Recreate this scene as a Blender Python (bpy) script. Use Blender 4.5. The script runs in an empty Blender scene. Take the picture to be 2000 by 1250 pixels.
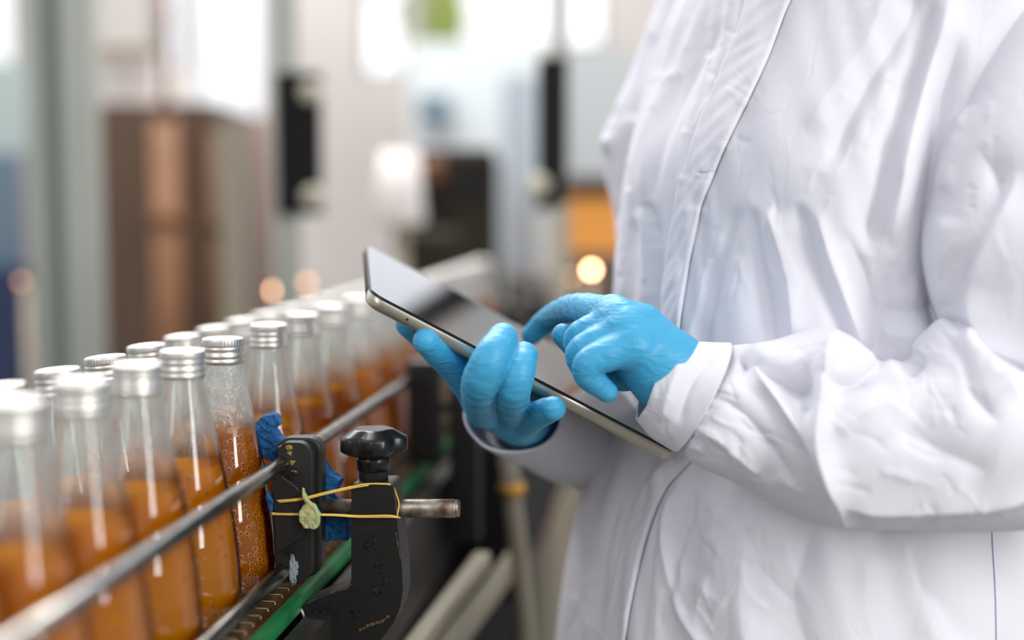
import bpy, bmesh, math, random
import numpy as np
from mathutils import Vector, Matrix
from mathutils.bvhtree import BVHTree

random.seed(7); np.random.seed(7)
PI = math.pi
S = bpy.context.scene
COL = S.collection

# ------------------------------------------------------------------ camera, world, lights, exposure
FPX = 2611.0
PITCH = math.atan(230/FPX)
CZ = 1.20
CAMP = np.array([0.0, 0.0, CZ])
FW = np.array([0, math.cos(PITCH), -math.sin(PITCH)])
UPV = np.array([0, math.sin(PITCH), math.cos(PITCH)])
RT = np.array([1.0, 0, 0])
FOC = 0.90

cam = bpy.data.cameras.new('camera'); cam.lens = 36*FPX/2000; cam.sensor_width = 36
cam.clip_start = 0.02
cam.dof.use_dof = True; cam.dof.focus_distance = FOC; cam.dof.aperture_fstop = 1.6
co = bpy.data.objects.new('camera', cam); COL.objects.link(co)
co.location = CAMP; co.rotation_euler = (PI/2-PITCH, 0, 0)
S.camera = co

w = bpy.data.worlds.new('world'); S.world = w; w.use_nodes = True
nt = w.node_tree; nt.nodes.clear()
wo = nt.nodes.new('ShaderNodeOutputWorld'); bg = nt.nodes.new('ShaderNodeBackground')
tc = nt.nodes.new('ShaderNodeTexCoord'); sx = nt.nodes.new('ShaderNodeSeparateXYZ')
cr = nt.nodes.new('ShaderNodeValToRGB')
nt.links.new(tc.outputs['Generated'], sx.inputs[0]); nt.links.new(sx.outputs['Z'], cr.inputs[0])
cr.color_ramp.elements[0].position = 0.0; cr.color_ramp.elements[0].color = (0.50, 0.50, 0.51, 1)
cr.color_ramp.elements[1].position = 0.25; cr.color_ramp.elements[1].color = (0.90, 0.915, 1.0, 1)
nt.links.new(cr.outputs[0], bg.inputs[0])
# overcast sky: brighter low in the south (hall's open side) and behind the far windows
yn = nt.nodes.new('ShaderNodeMapRange'); yn.inputs['From Min'].default_value = -.2; yn.inputs['From Max'].default_value = 1.0
yn.inputs['To Min'].default_value = 0.60; yn.inputs['To Max'].default_value = 2.3
nt.links.new(sx.outputs['Y'], yn.inputs['Value']); nt.links.new(yn.outputs[0], bg.inputs[1])
nt.links.new(bg.outputs[0], wo.inputs[0])

def area(name, loc, target, size, power, col=(1, 1, 1), size_y=None):
    l = bpy.data.lights.new(name, 'AREA'); l.energy = power; l.color = col
    l.shape = 'RECTANGLE' if size_y else 'SQUARE'; l.size = size
    if size_y: l.size_y = size_y
    o = bpy.data.objects.new(name, l); COL.objects.link(o); o.location = loc
    o.rotation_euler = (Vector(target)-Vector(loc)).to_track_quat('-Z', 'Y').to_euler()
    return o
area('ceiling_lamp', (0.9, -0.9, 2.5), (0.25, 0.95, 1.1), 1.1, 13, (1.0, 0.98, 0.94))
area('strip_lamp', (1.35, -0.55, 1.75), (-0.1, 0.95, 1.1), 0.36, 26, (1.0, 0.985, 0.95), 1.7)
area('window_light', (-1.3, -0.9, 2.0), (-0.1, 1.0, 1.1), 0.35, 12, (0.97, 1.0, 1.0), 1.6)
area('hall_lamp', (-0.6, 3.2, 3.4), (-0.3, 3.2, 0.0), 2.5, 150, (1.0, 0.97, 0.93))

vs = S.view_settings
vs.view_transform = 'Standard'; vs.look = 'None'; vs.exposure = 0.0; vs.gamma = 1.0; vs.use_curve_mapping = False
S.cycles.use_denoising = True
S.cycles.max_bounces = 10; S.cycles.transparent_max_bounces = 24

# ------------------------------------------------------------------ helpers
def un(px, py, Z):
    return CAMP + FW*Z + RT*((px-1000)/FPX*Z) - UPV*((py-625)/FPX*Z)
def project(P):
    d = P-CAMP; z = d@FW
    return np.stack([1000+FPX*(d@RT)/z, 625-FPX*(d@UPV)/z, z], -1)
def ray_plane(px, py, P0, n):
    d = un(px, py, 1.0)-CAMP
    return CAMP + d*(((P0-CAMP)@n)/(d@n))
def lin(c):
    c = np.array(c, float)/255
    return tuple(np.where(c <= .04045, c/12.92, ((c+.055)/1.055)**2.4))

def empty(name, loc, label=None, cat=None, group=None):
    o = bpy.data.objects.new(name, None); COL.objects.link(o); o.location = loc
    o.empty_display_size = .05
    return tag(o, label, cat, group) if label else o
def tag(o, label=None, cat=None, group=None, kind=None):
    if label: o['label'] = label
    if cat: o['category'] = cat
    if group: o['group'] = group
    if kind: o['kind'] = kind
    return o
def mesh(name, V, F, mat, parent=None, smooth=True, mats=None, fmat=None):
    me = bpy.data.meshes.new(name)
    me.from_pydata([tuple(map(float, v)) for v in V], [], [tuple(map(int, f)) for f in F])
    me.validate(); me.update()
    if mat: me.materials.append(mat)
    for m in (mats or []): me.materials.append(m)
    if fmat is not None: me.polygons.foreach_set('material_index', fmat)
    me.polygons.foreach_set('use_smooth', [smooth]*len(me.polygons))
    o = bpy.data.objects.new(name, me); COL.objects.link(o)
    if parent is not None: attach(o, parent)
    return o
def attach(o, parent):
    # geometry is authored in world coordinates; keep it there
    o.parent = parent
    loc = Vector(parent.location); p = parent.parent
    while p is not None: loc += Vector(p.location); p = p.parent
    if o.type == 'MESH' and o.location.length == 0:
        o.data.transform(Matrix.Translation(-loc))
def recenter(o):
    me = o.data; n = len(me.vertices)
    a = np.empty(n*3, np.float32); me.vertices.foreach_get('co', a); a = a.reshape(-1, 3)
    c = (a.max(0)+a.min(0))/2; c[2] = a[:, 2].min()
    me.transform(Matrix.Translation(-Vector(c.tolist()))); o.location = Vector(c.tolist())
    return o
def bevel(o, wd, seg=2):
    m = o.modifiers.new('bevel', 'BEVEL'); m.width = wd; m.segments = seg; m.limit_method = 'ANGLE'; m.angle_limit = .6
    m.harden_normals = False
    return o

class MB:
    def __init__(s): s.V = []; s.F = []
    def add(s, V, F):
        n = len(s.V); s.V += [tuple(v) for v in V]; s.F += [tuple(i+n for i in f) for f in F]; return s
    def box(s, c, size, ax=None):
        c = np.array(c, float); h = np.array(size, float)/2
        A = np.eye(3) if ax is None else np.array(ax, float)
        V = [c + A[0]*h[0]*i + A[1]*h[1]*j + A[2]*h[2]*k for i in (-1, 1) for j in (-1, 1) for k in (-1, 1)]
        return s.add(V, [(0, 1, 3, 2), (4, 6, 7, 5), (0, 4, 5, 1), (2, 3, 7, 6), (0, 2, 6, 4), (1, 5, 7, 3)])
    def prism(s, pts, vec):
        pts = np.array(pts, float); vec = np.array(vec, float); n = len(pts)
        V = list(pts)+list(pts+vec)
        F = [tuple(range(n-1, -1, -1)), tuple(range(n, 2*n))]+[(i, (i+1) % n, n+(i+1) % n, n+i) for i in range(n)]
        return s.add(V, F)
    def tube(s, pts, r, n=16, cap=True):
        pts = np.array(pts, float); m = len(pts)
        rr = np.ones(m)*r if np.isscalar(r) else np.array(r, float)
        T = np.gradient(pts, axis=0); T /= np.linalg.norm(T, axis=1)[:, None]
        u = np.cross(T[0], [0, 0, 1]);
        if np.linalg.norm(u) < 1e-3: u = np.cross(T[0], [0, 1, 0])
        V = []
        for i in range(m):
            u = u-T[i]*(u@T[i]); u /= np.linalg.norm(u); v = np.cross(T[i], u)
            for k in range(n):
                a = 2*PI*k/n; V.append(pts[i]+rr[i]*(math.cos(a)*u+math.sin(a)*v))
        F = [(i*n+k, i*n+(k+1) % n, (i+1)*n+(k+1) % n, (i+1)*n+k) for i in range(m-1) for k in range(n)]
        if cap: F += [tuple(range(n-1, -1, -1)), tuple(range((m-1)*n, m*n))]
        return s.add(V, F)
    def lathe(s, prof, n=48, c=(0, 0, 0), mod=None, closed=True):
        c = np.array(c, float); V = []
        for r, z in prof:
            for k in range(n):
                a = 2*PI*k/n; q = r*(mod(a, r, z) if mod else 1)
                V.append(c+np.array([q*math.cos(a), q*math.sin(a), z]))
        m = len(prof)
        F = [(i*n+k, i*n+(k+1) % n, (i+1)*n+(k+1) % n, (i+1)*n+k) for i in range(m-1) for k in range(n)]
        if closed:
            F += [tuple(range(n-1, -1, -1)), tuple(range((m-1)*n, m*n))]
        return s.add(V, F)
    def build(s, name, mat, parent=None, smooth=True): return mesh(name, s.V, s.F, mat, parent, smooth)

def spline(P, n, closed=False):
    P = np.array(P, float); m = len(P)
    if closed: t = np.linspace(0, m, n, endpoint=False)
    else: t = np.linspace(0, m-1, n)
    i = np.floor(t).astype(int)
    if not closed: i = np.clip(i, 0, m-2)
    f = (t-i)[:, None]
    def g(k): return P[k % m] if closed else P[np.clip(k, 0, m-1)]
    a, b, c, d = g(i-1), g(i), g(i+1), g(i+2)
    return .5*((2*b)+(-a+c)*f+(2*a-5*b+4*c-d)*f*f+(-a+3*b-3*c+d)*f**3)

# ------------------------------------------------------------------ materials
def nodes(name):
    m = bpy.data.materials.new(name); m.use_nodes = True
    return m, m.node_tree, m.node_tree.nodes['Principled BSDF']
def pbr(name, col, rough=.5, metal=0., var=0., vscale=8., bump=0., bscale=60., bdist=.002, spec=.5, stretch=None, col2=None, srgb=True, **kw):
    m, t, b = nodes(name)
    c = lin(col) if srgb else col
    b.inputs['Base Color'].default_value = (*c, 1); b.inputs['Roughness'].default_value = rough
    b.inputs['Metallic'].default_value = metal; b.inputs['Specular IOR Level'].default_value = spec
    tcn = t.nodes.new('ShaderNodeTexCoord'); mp = t.nodes.new('ShaderNodeMapping')
    t.links.new(tcn.outputs['Object'], mp.inputs[0])
    if stretch: mp.inputs['Scale'].default_value = stretch
    if var or col2:
        n = t.nodes.new('ShaderNodeTexNoise'); n.inputs['Scale'].default_value = vscale; n.inputs['Detail'].default_value = 6
        r = t.nodes.new('ShaderNodeValToRGB')
        r.color_ramp.elements[0].position = .38; r.color_ramp.elements[1].position = .64
        c2 = lin(col2) if col2 else tuple(x*(1-var) for x in c)
        r.color_ramp.elements[0].color = (*c2, 1); r.color_ramp.elements[1].color = (*c, 1)
        t.links.new(mp.outputs[0], n.inputs['Vector']); t.links.new(n.outputs['Fac'], r.inputs[0]); t.links.new(r.outputs[0], b.inputs['Base Color'])
    if bump:
        n = t.nodes.new('ShaderNodeTexNoise'); n.inputs['Scale'].default_value = bscale; n.inputs['Detail'].default_value = 5
        bm_ = t.nodes.new('ShaderNodeBump'); bm_.inputs['Strength'].default_value = bump; bm_.inputs['Distance'].default_value = bdist
        t.links.new(mp.outputs[0], n.inputs['Vector']); t.links.new(n.outputs['Fac'], bm_.inputs['Height']); t.links.new(bm_.outputs[0], b.inputs['Normal'])
    for k, v in kw.items(): b.inputs[k.replace('_', ' ')].default_value = v
    return m
def emis(name, col, st):
    m = bpy.data.materials.new(name); m.use_nodes = True; t = m.node_tree; t.nodes.clear()
    o = t.nodes.new('ShaderNodeOutputMaterial'); e = t.nodes.new('ShaderNodeEmission')
    e.inputs[0].default_value = (*lin(col), 1); e.inputs[1].default_value = st; t.links.new(e.outputs[0], o.inputs[0])
    return m

def cloth_mat():
    m, t, b = nodes('white_cotton')
    b.inputs['Base Color'].default_value = (.815, .81, .868, 1); b.inputs['Roughness'].default_value = .85
    b.inputs['Specular IOR Level'].default_value = .15
    b.inputs['Sheen Weight'].default_value = .15
    tc_ = t.nodes.new('ShaderNodeTexCoord')
    n1 = t.nodes.new('ShaderNodeTexNoise'); n1.inputs['Scale'].default_value = 15; n1.inputs['Detail'].default_value = 3; n1.inputs['Distortion'].default_value = .8
    mp = t.nodes.new('ShaderNodeMapping'); mp.inputs['Scale'].default_value = (1.6, 1.6, .7)
    t.links.new(tc_.outputs['Object'], mp.inputs[0]); t.links.new(mp.outputs[0], n1.inputs['Vector'])
    n2 = t.nodes.new('ShaderNodeTexNoise'); n2.inputs['Scale'].default_value = 1500; n2.inputs['Detail'].default_value = 2
    t.links.new(tc_.outputs['Object'], n2.inputs['Vector'])
    sb_ = t.nodes.new('ShaderNodeMath'); sb_.operation = 'SUBTRACT'; sb_.inputs[1].default_value = .5
    ab_ = t.nodes.new('ShaderNodeMath'); ab_.operation = 'ABSOLUTE'; cl_ = t.nodes.new('ShaderNodeMath'); cl_.operation = 'MINIMUM'; cl_.inputs[1].default_value = .11
    t.links.new(n1.outputs['Fac'], sb_.inputs[0]); t.links.new(sb_.outputs[0], ab_.inputs[0]); t.links.new(ab_.outputs[0], cl_.inputs[0])
    b1 = t.nodes.new('ShaderNodeBump'); b1.inputs['Strength'].default_value = .40; b1.inputs['Distance'].default_value = .006
    b2 = t.nodes.new('ShaderNodeBump'); b2.inputs['Strength'].default_value = .12; b2.inputs['Distance'].default_value = .0004
    t.links.new(cl_.outputs[0], b1.inputs['Height']); t.links.new(n2.outputs['Fac'], b2.inputs['Height'])
    t.links.new(b1.outputs[0], b2.inputs['Normal']); t.links.new(b2.outputs[0], b.inputs['Normal'])
    # cotton lets a little light through
    tr = t.nodes.new('ShaderNodeBsdfTranslucent'); tr.inputs[0].default_value = (.78, .76, .90, 1)
    mx = t.nodes.new('ShaderNodeMixShader'); mx.inputs[0].default_value = .12
    out = t.nodes['Material Output']
    t.links.new(b.outputs[0], mx.inputs[1]); t.links.new(tr.outputs[0], mx.inputs[2]); t.links.new(mx.outputs[0], out.inputs[0])
    return m
M_cloth = cloth_mat()

def glove_mat():
    m, t, b = nodes('blue_nitrile')
    b.inputs['Base Color'].default_value = (*lin((64, 160, 202)), 1); b.inputs['Roughness'].default_value = .42
    b.inputs['Specular IOR Level'].default_value = .4
    b.inputs['Subsurface Weight'].default_value = .12; b.inputs['Subsurface Radius'].default_value = (.4, .8, 1.0); b.inputs['Subsurface Scale'].default_value = .003
    tc_ = t.nodes.new('ShaderNodeTexCoord')
    mp = t.nodes.new('ShaderNodeMapping'); mp.inputs['Rotation'].default_value = (0, .6, 0); mp.inputs['Scale'].default_value = (.7, 1, 2.0)
    n1 = t.nodes.new('ShaderNodeTexNoise'); n1.inputs['Scale'].default_value = 75; n1.inputs['Detail'].default_value = 3; n1.inputs['Distortion'].default_value = 1.2
    t.links.new(tc_.outputs['Object'], mp.inputs[0]); t.links.new(mp.outputs[0], n1.inputs['Vector'])
    rr = t.nodes.new('ShaderNodeMath'); rr.operation = 'POWER'; rr.inputs[1].default_value = 2.0
    b1 = t.nodes.new('ShaderNodeBump'); b1.inputs['Strength'].default_value = .5; b1.inputs['Distance'].default_value = .003
    t.links.new(n1.outputs['Fac'], rr.inputs[0]); t.links.new(rr.outputs[0], b1.inputs['Height'])
    t.links.new(b1.outputs[0], b.inputs['Normal'])
    return m
M_glove = glove_mat()

def glass_mat(name, wet=0.):
    # thin-walled clear glass: transmits straight through, reflects by Fresnel
    m = bpy.data.materials.new(name); m.use_nodes = True; t = m.node_tree; t.nodes.clear()
    o = t.nodes.new('ShaderNodeOutputMaterial'); tr = t.nodes.new('ShaderNodeBsdfTransparent'); gl = t.nodes.new('ShaderNodeBsdfGlossy')
    tr.inputs[0].default_value = (.93, .965, .945, 1); gl.inputs['Roughness'].default_value = .03
    fr = t.nodes.new('ShaderNodeFresnel'); fr.inputs['IOR'].default_value = 1.5
    mx = t.nodes.new('ShaderNodeMixShader')
    mu = t.nodes.new('ShaderNodeMath'); mu.operation = 'MULTIPLY_ADD'; mu.inputs[1].default_value = 1.35; mu.inputs[2].default_value = .02
    t.links.new(fr.outputs[0], mu.inputs[0]); t.links.new(mu.outputs[0], mx.inputs[0]); t.links.new(tr.outputs[0], mx.inputs[1]); t.links.new(gl.outputs[0], mx.inputs[2])
    last = mx
    # above the liquid: condensation on wet glass, brightness painted as haze on plain glass
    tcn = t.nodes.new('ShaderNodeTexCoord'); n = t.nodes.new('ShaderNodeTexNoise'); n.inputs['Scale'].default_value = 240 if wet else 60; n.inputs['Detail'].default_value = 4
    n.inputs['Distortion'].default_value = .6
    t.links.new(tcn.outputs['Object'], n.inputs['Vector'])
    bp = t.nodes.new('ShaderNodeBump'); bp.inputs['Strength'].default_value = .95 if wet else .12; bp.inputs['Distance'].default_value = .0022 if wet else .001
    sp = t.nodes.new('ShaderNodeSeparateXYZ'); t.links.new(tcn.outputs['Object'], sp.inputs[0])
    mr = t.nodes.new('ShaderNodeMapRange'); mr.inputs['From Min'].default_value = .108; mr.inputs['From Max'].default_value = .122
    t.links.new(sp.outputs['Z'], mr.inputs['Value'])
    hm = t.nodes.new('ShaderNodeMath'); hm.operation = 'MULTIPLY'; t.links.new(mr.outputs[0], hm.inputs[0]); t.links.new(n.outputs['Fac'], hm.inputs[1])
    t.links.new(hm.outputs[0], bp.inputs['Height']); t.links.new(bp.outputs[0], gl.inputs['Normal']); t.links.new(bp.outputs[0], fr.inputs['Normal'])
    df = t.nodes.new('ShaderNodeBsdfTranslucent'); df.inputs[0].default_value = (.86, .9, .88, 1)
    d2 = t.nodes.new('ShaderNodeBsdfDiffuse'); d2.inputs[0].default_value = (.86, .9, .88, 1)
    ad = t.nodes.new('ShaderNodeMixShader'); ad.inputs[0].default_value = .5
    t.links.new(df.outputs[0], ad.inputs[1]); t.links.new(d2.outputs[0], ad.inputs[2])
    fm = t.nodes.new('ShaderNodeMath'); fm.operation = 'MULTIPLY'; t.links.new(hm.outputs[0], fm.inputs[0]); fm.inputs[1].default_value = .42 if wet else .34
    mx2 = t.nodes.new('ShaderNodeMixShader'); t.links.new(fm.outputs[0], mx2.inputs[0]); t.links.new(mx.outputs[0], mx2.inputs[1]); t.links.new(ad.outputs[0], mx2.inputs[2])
    t.links.new(mx2.outputs[0], o.inputs[0])
    return m
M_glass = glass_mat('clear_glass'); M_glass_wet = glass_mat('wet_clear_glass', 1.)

def liquid_mat(name, c1, tl=.5):
    m = bpy.data.materials.new(name); m.use_nodes = True; t = m.node_tree; t.nodes.clear()
    o = t.nodes.new('ShaderNodeOutputMaterial'); d = t.nodes.new('ShaderNodeBsdfDiffuse'); tr = t.nodes.new('ShaderNodeBsdfTranslucent')
    tcn = t.nodes.new('ShaderNodeTexCoord'); n = t.nodes.new('ShaderNodeTexNoise'); n.inputs['Scale'].default_value = 40; n.inputs['Detail'].default_value = 4
    mp = t.nodes.new('ShaderNodeMapping'); mp.inputs['Scale'].default_value = (1, 1, .25)
    r = t.nodes.new('ShaderNodeValToRGB'); r.color_ramp.elements[0].color = (*lin(tuple(x*.88 for x in c1)), 1); r.color_ramp.elements[1].color = (*lin(c1), 1)
    t.links.new(tcn.outputs['Object'], mp.inputs[0]); t.links.new(mp.outputs[0], n.inputs['Vector']); t.links.new(n.outputs['Fac'], r.inputs[0])
    t.links.new(r.outputs[0], d.inputs[0]); t.links.new(r.outputs[0], tr.inputs[0])
    mx = t.nodes.new('ShaderNodeMixShader'); mx.inputs[0].default_value = tl
    t.links.new(d.outputs[0], mx.inputs[1]); t.links.new(tr.outputs[0], mx.inputs[2]); t.links.new(mx.outputs[0], o.inputs[0])
    return m
M_liq = liquid_mat('orange_juice', (246, 158, 0)); M_liq_d = liquid_mat('amber_juice', (212, 122, 0))
M_seed = pbr('basil_seed', (38, 34, 28), .5); M_halo = pbr('seed_jelly', (188, 104, 0), .4)
M_cap = pbr('brushed_aluminium_cap', (222, 220, 214), .40, 1., bump=.06, bscale=900, bdist=.0003)
M_steel = pbr('polished_steel', (166, 163, 156), .16, 1., bump=.05, bscale=300, bdist=.0005, var=.35, vscale=60)
M_dsteel = pbr('tarnished_steel', (150, 146, 138), .24, 1., bump=.15, bscale=120, bdist=.001, var=.5, vscale=50)
M_shaft = pbr('rusty_shaft_steel', (186, 180, 168), .42, .85, bump=.15, bscale=500, bdist=.0004, col2=(110, 84, 66), vscale=90)
M_black = pbr('black_nylon', (25, 25, 25), .42, bump=.25, bscale=260, bdist=.0006, col2=(22, 22, 21), vscale=50)
M_black2 = pbr('black_nylon_dusty', (33, 33, 32), .5, bump=.4, bscale=300, bdist=.0006, col2=(28, 28, 27), vscale=40)
M_knob = pbr('black_bakelite', (20, 20, 20), .28, bump=.08, bscale=400, bdist=.0004)
M_rubber = pbr('yellow_rubber', (236, 196, 92), .5)
M_bsponge = pbr('blue_sponge', (38, 112, 172), .9, bump=1., bscale=420, bdist=.002, col2=(20, 76, 132), vscale=200)
M_gsponge = pbr('green_sponge', (168, 204, 160), .9, bump=1., bscale=600, bdist=.002, col2=(196, 180, 110), vscale=45)
M_grime = pbr('dried_residue', (150, 128, 70), .9, bump=1., bscale=500, bdist=.001)
M_green = pbr('green_wear_strip', (34, 126, 74), .35, var=.3, vscale=30)
M_belt = pbr('chain_plate', (96, 70, 36), .3, .4, var=.4, vscale=30)  # orange reflections of the bottles put into the brown plate colour
M_pale = pbr('pale_plate_edge', (190, 176, 140), .45)
M_tabs = pbr('tablet_aluminium', (196, 192, 178), .32, .85)
M_screen = pbr('tablet_glass', (8, 8, 9), .07, spec=.6)
M_bezel = pbr('tablet_black_edge', (34, 34, 34), .35)
M_skin = pbr('skin', (196, 150, 124), .55)
M_hair = pbr('dark_hair', (30, 24, 20), .6)
M_trouser = pbr('dark_trousers', (40, 42, 52), .8)

# ------------------------------------------------------------------ implicit surfaces (hands, body)
def smin(a, b, k):
    h = np.clip(.5+.5*(b-a)/k, 0, 1)
    return b*(1-h)+a*h-k*h*(1-h)
def rcone(P, a, b, ra, rb):
    a = np.array(a, float); b = np.array(b, float); ab = b-a
    t = np.clip(((P-a)@ab)/(ab@ab), 0, 1)
    return np.linalg.norm(P-a-t[..., None]*ab, axis=-1)-(ra+(rb-ra)*t)
def surface_nets(f, lo, hi, h):
    n = np.ceil((np.array(hi)-np.array(lo))/h).astype(int)+1
    g = [lo[i]+h*np.arange(n[i]) for i in range(3)]
    D = np.empty(tuple(n), np.float32)
    for i in range(n[0]):
        Y, Z = np.meshgrid(g[1], g[2], indexing='ij')
        D[i] = f(np.stack([np.full_like(Y, g[0][i]), Y, Z], -1))
    s = D < 0
    c = [(i, j, k) for i in (0, 1) for j in (0, 1) for k in (0, 1)]
    def sl(A, o): return A[o[0]:A.shape[0]-1+o[0], o[1]:A.shape[1]-1+o[1], o[2]:A.shape[2]-1+o[2]]
    cnt = sum(sl(s, o).astype(np.int8) for o in c)
    act = (cnt > 0) & (cnt < 8)
    idx = -np.ones(act.shape, np.int64); ijk = np.argwhere(act); idx[act] = np.arange(len(ijk))
    acc = np.zeros((len(ijk), 3)); num = np.zeros(len(ijk))
    for a in range(8):
        for b in range(a+1, 8):
            oa, ob = np.array(c[a]), np.array(c[b])
            if np.abs(oa-ob).sum() != 1: continue
            da = sl(D, c[a])[act]; db = sl(D, c[b])[act]; m = (da < 0) != (db < 0)
            t = np.where(m, da/(da-db+1e-12*(~m)), 0)
            acc += np.where(m[:, None], oa+(ob-oa)*t[:, None], 0); num += m
    V = (ijk+acc/num[:, None])*h+np.array(lo)
    F = []
    for ax in range(3):
        o = [0, 0, 0]; o[ax] = 1
        A = s[:-1, :-1, :-1]; Bs = s[1 if ax == 0 else 0: s.shape[0]-(0 if ax == 0 else 1), 1 if ax == 1 else 0: s.shape[1]-(0 if ax == 1 else 1), 1 if ax == 2 else 0: s.shape[2]-(0 if ax == 2 else 1)]
        e = np.argwhere(A != Bs); b1, b2 = [(1, 2), (2, 0), (0, 1)][ax]
        e = e[(e[:, b1] > 0) & (e[:, b2] > 0)]
        ins = A[e[:, 0], e[:, 1], e[:, 2]]
        d1 = np.zeros(3, int); d1[b1] = 1; d2 = np.zeros(3, int); d2[b2] = 1
        q = [idx[tuple((e-x).T)] for x in (0*d1, d1, d1+d2, d2)]
        Q = np.stack(q, 1)
        Q[~ins] = Q[~ins][:, ::-1]
        F.append(Q)
    F = np.concatenate(F); F = F[(F >= 0).all(1)]
    return V, F
def vnormals(V, F):
    N = np.zeros_like(V); fn = np.cross(V[F[:, 2]]-V[F[:, 0]], V[F[:, 3]]-V[F[:, 1]])
    for k in range(4): np.add.at(N, F[:, k], fn)
    return N/(np.linalg.norm(N, axis=1)[:, None]+1e-12)

def soften(J, R, it=2):
    J = np.array(J, float); R = np.array(R, float); A = np.column_stack([J, R])
    for _ in range(it):
        B = [A[0]]
        for i in range(len(A)-1):
            if i > 0: B.append(A[i]*.78+A[i+1]*.22)
            if i < len(A)-2: B.append(A[i]*.22+A[i+1]*.78)
        B.append(A[-1]); A = np.array(B)
    return A[:, :3], A[:, 3]
def hand_mesh(name, fingers, palm, parent, label=None, h=.0011):
    soft = [soften(*f) for f in fingers]
    """fingers: list of (joint points, radii); palm: list of cones"""
    pts = np.concatenate([np.array(f[0]) for f in fingers]+[np.array([p[0], p[1]]) for p in palm])
    lo = pts.min(0)-.03; hi = pts.max(0)+.03
    def f(P):
        d = None
        for a, b, ra, rb in palm:
            q = rcone(P, a, b, ra, rb); d = q if d is None else smin(d, q, .012)
        for J, R in soft:
            q = None
            for i in range(len(J)-1):
                e = rcone(P, J[i], J[i+1], R[i], R[i+1]); q = e if q is None else smin(q, e, .002)
            # wide blend where the finger roots in the palm, tight elsewhere
            r0 = np.linalg.norm(P-np.array(J[0]), axis=-1); k = .0016+.010*np.exp(-(r0/.017)**2)
            d = smin(d, q, k)
        return d
    V, F = surface_nets(f, lo, hi, h)
    N = vnormals(V, F)
    D = np.zeros(len(V))
    rs = np.random.RandomState(3)
    for J, R in fingers:
        J = np.array(J)
        for i in range(1, len(J)-1):
            ax = J[i+1]-J[i-1]; ax /= np.linalg.norm(ax)
            rel = V-J[i]; t = rel@ax; rad = np.linalg.norm(rel-t[:, None]*ax, axis=1)
            bend = (J[i-1]+J[i+1])/2-J[i]; bl = np.linalg.norm(bend); bend = bend/(bl+1e-9)
            inner = np.clip((N@bend)*.8+.35, 0, 1)*min(1, bl/.006)
            wv = np.sin(2*PI*t/.0042+rs.rand()*6+2.5*np.sin(rel[:, 2]*180+rel[:, 0]*120))
            D += .00030*wv*inner*np.exp(-(t/.010)**2)*(rad < R[i]*1.5)
    V = V+N*D[:, None]
    o = mesh(name, V, F, M_glove, parent)
    sm = o.modifiers.new('smooth', 'SMOOTH'); sm.factor = .5; sm.iterations = 2
    if label: o['label'] = label
    return o

# ------------------------------------------------------------------ conveyor frame of reference
DV = np.array([320/FPX, math.cos(PITCH)-0, 0.0]); DV /= np.linalg.norm(DV)      # direction of travel
LV = np.array([DV[1], -DV[0], 0.0])                                              # lateral, to the right
ZV = np.array([0, 0, 1.0])
BH = .1745                                                                       # bottle height
top0 = un(435, 659, FOC)
BASE0 = top0-ZV*BH; BELT_Z = BASE0[2]
def cv(s, l, z=0.): return BASE0+DV*s+LV*l+ZV*z

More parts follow.
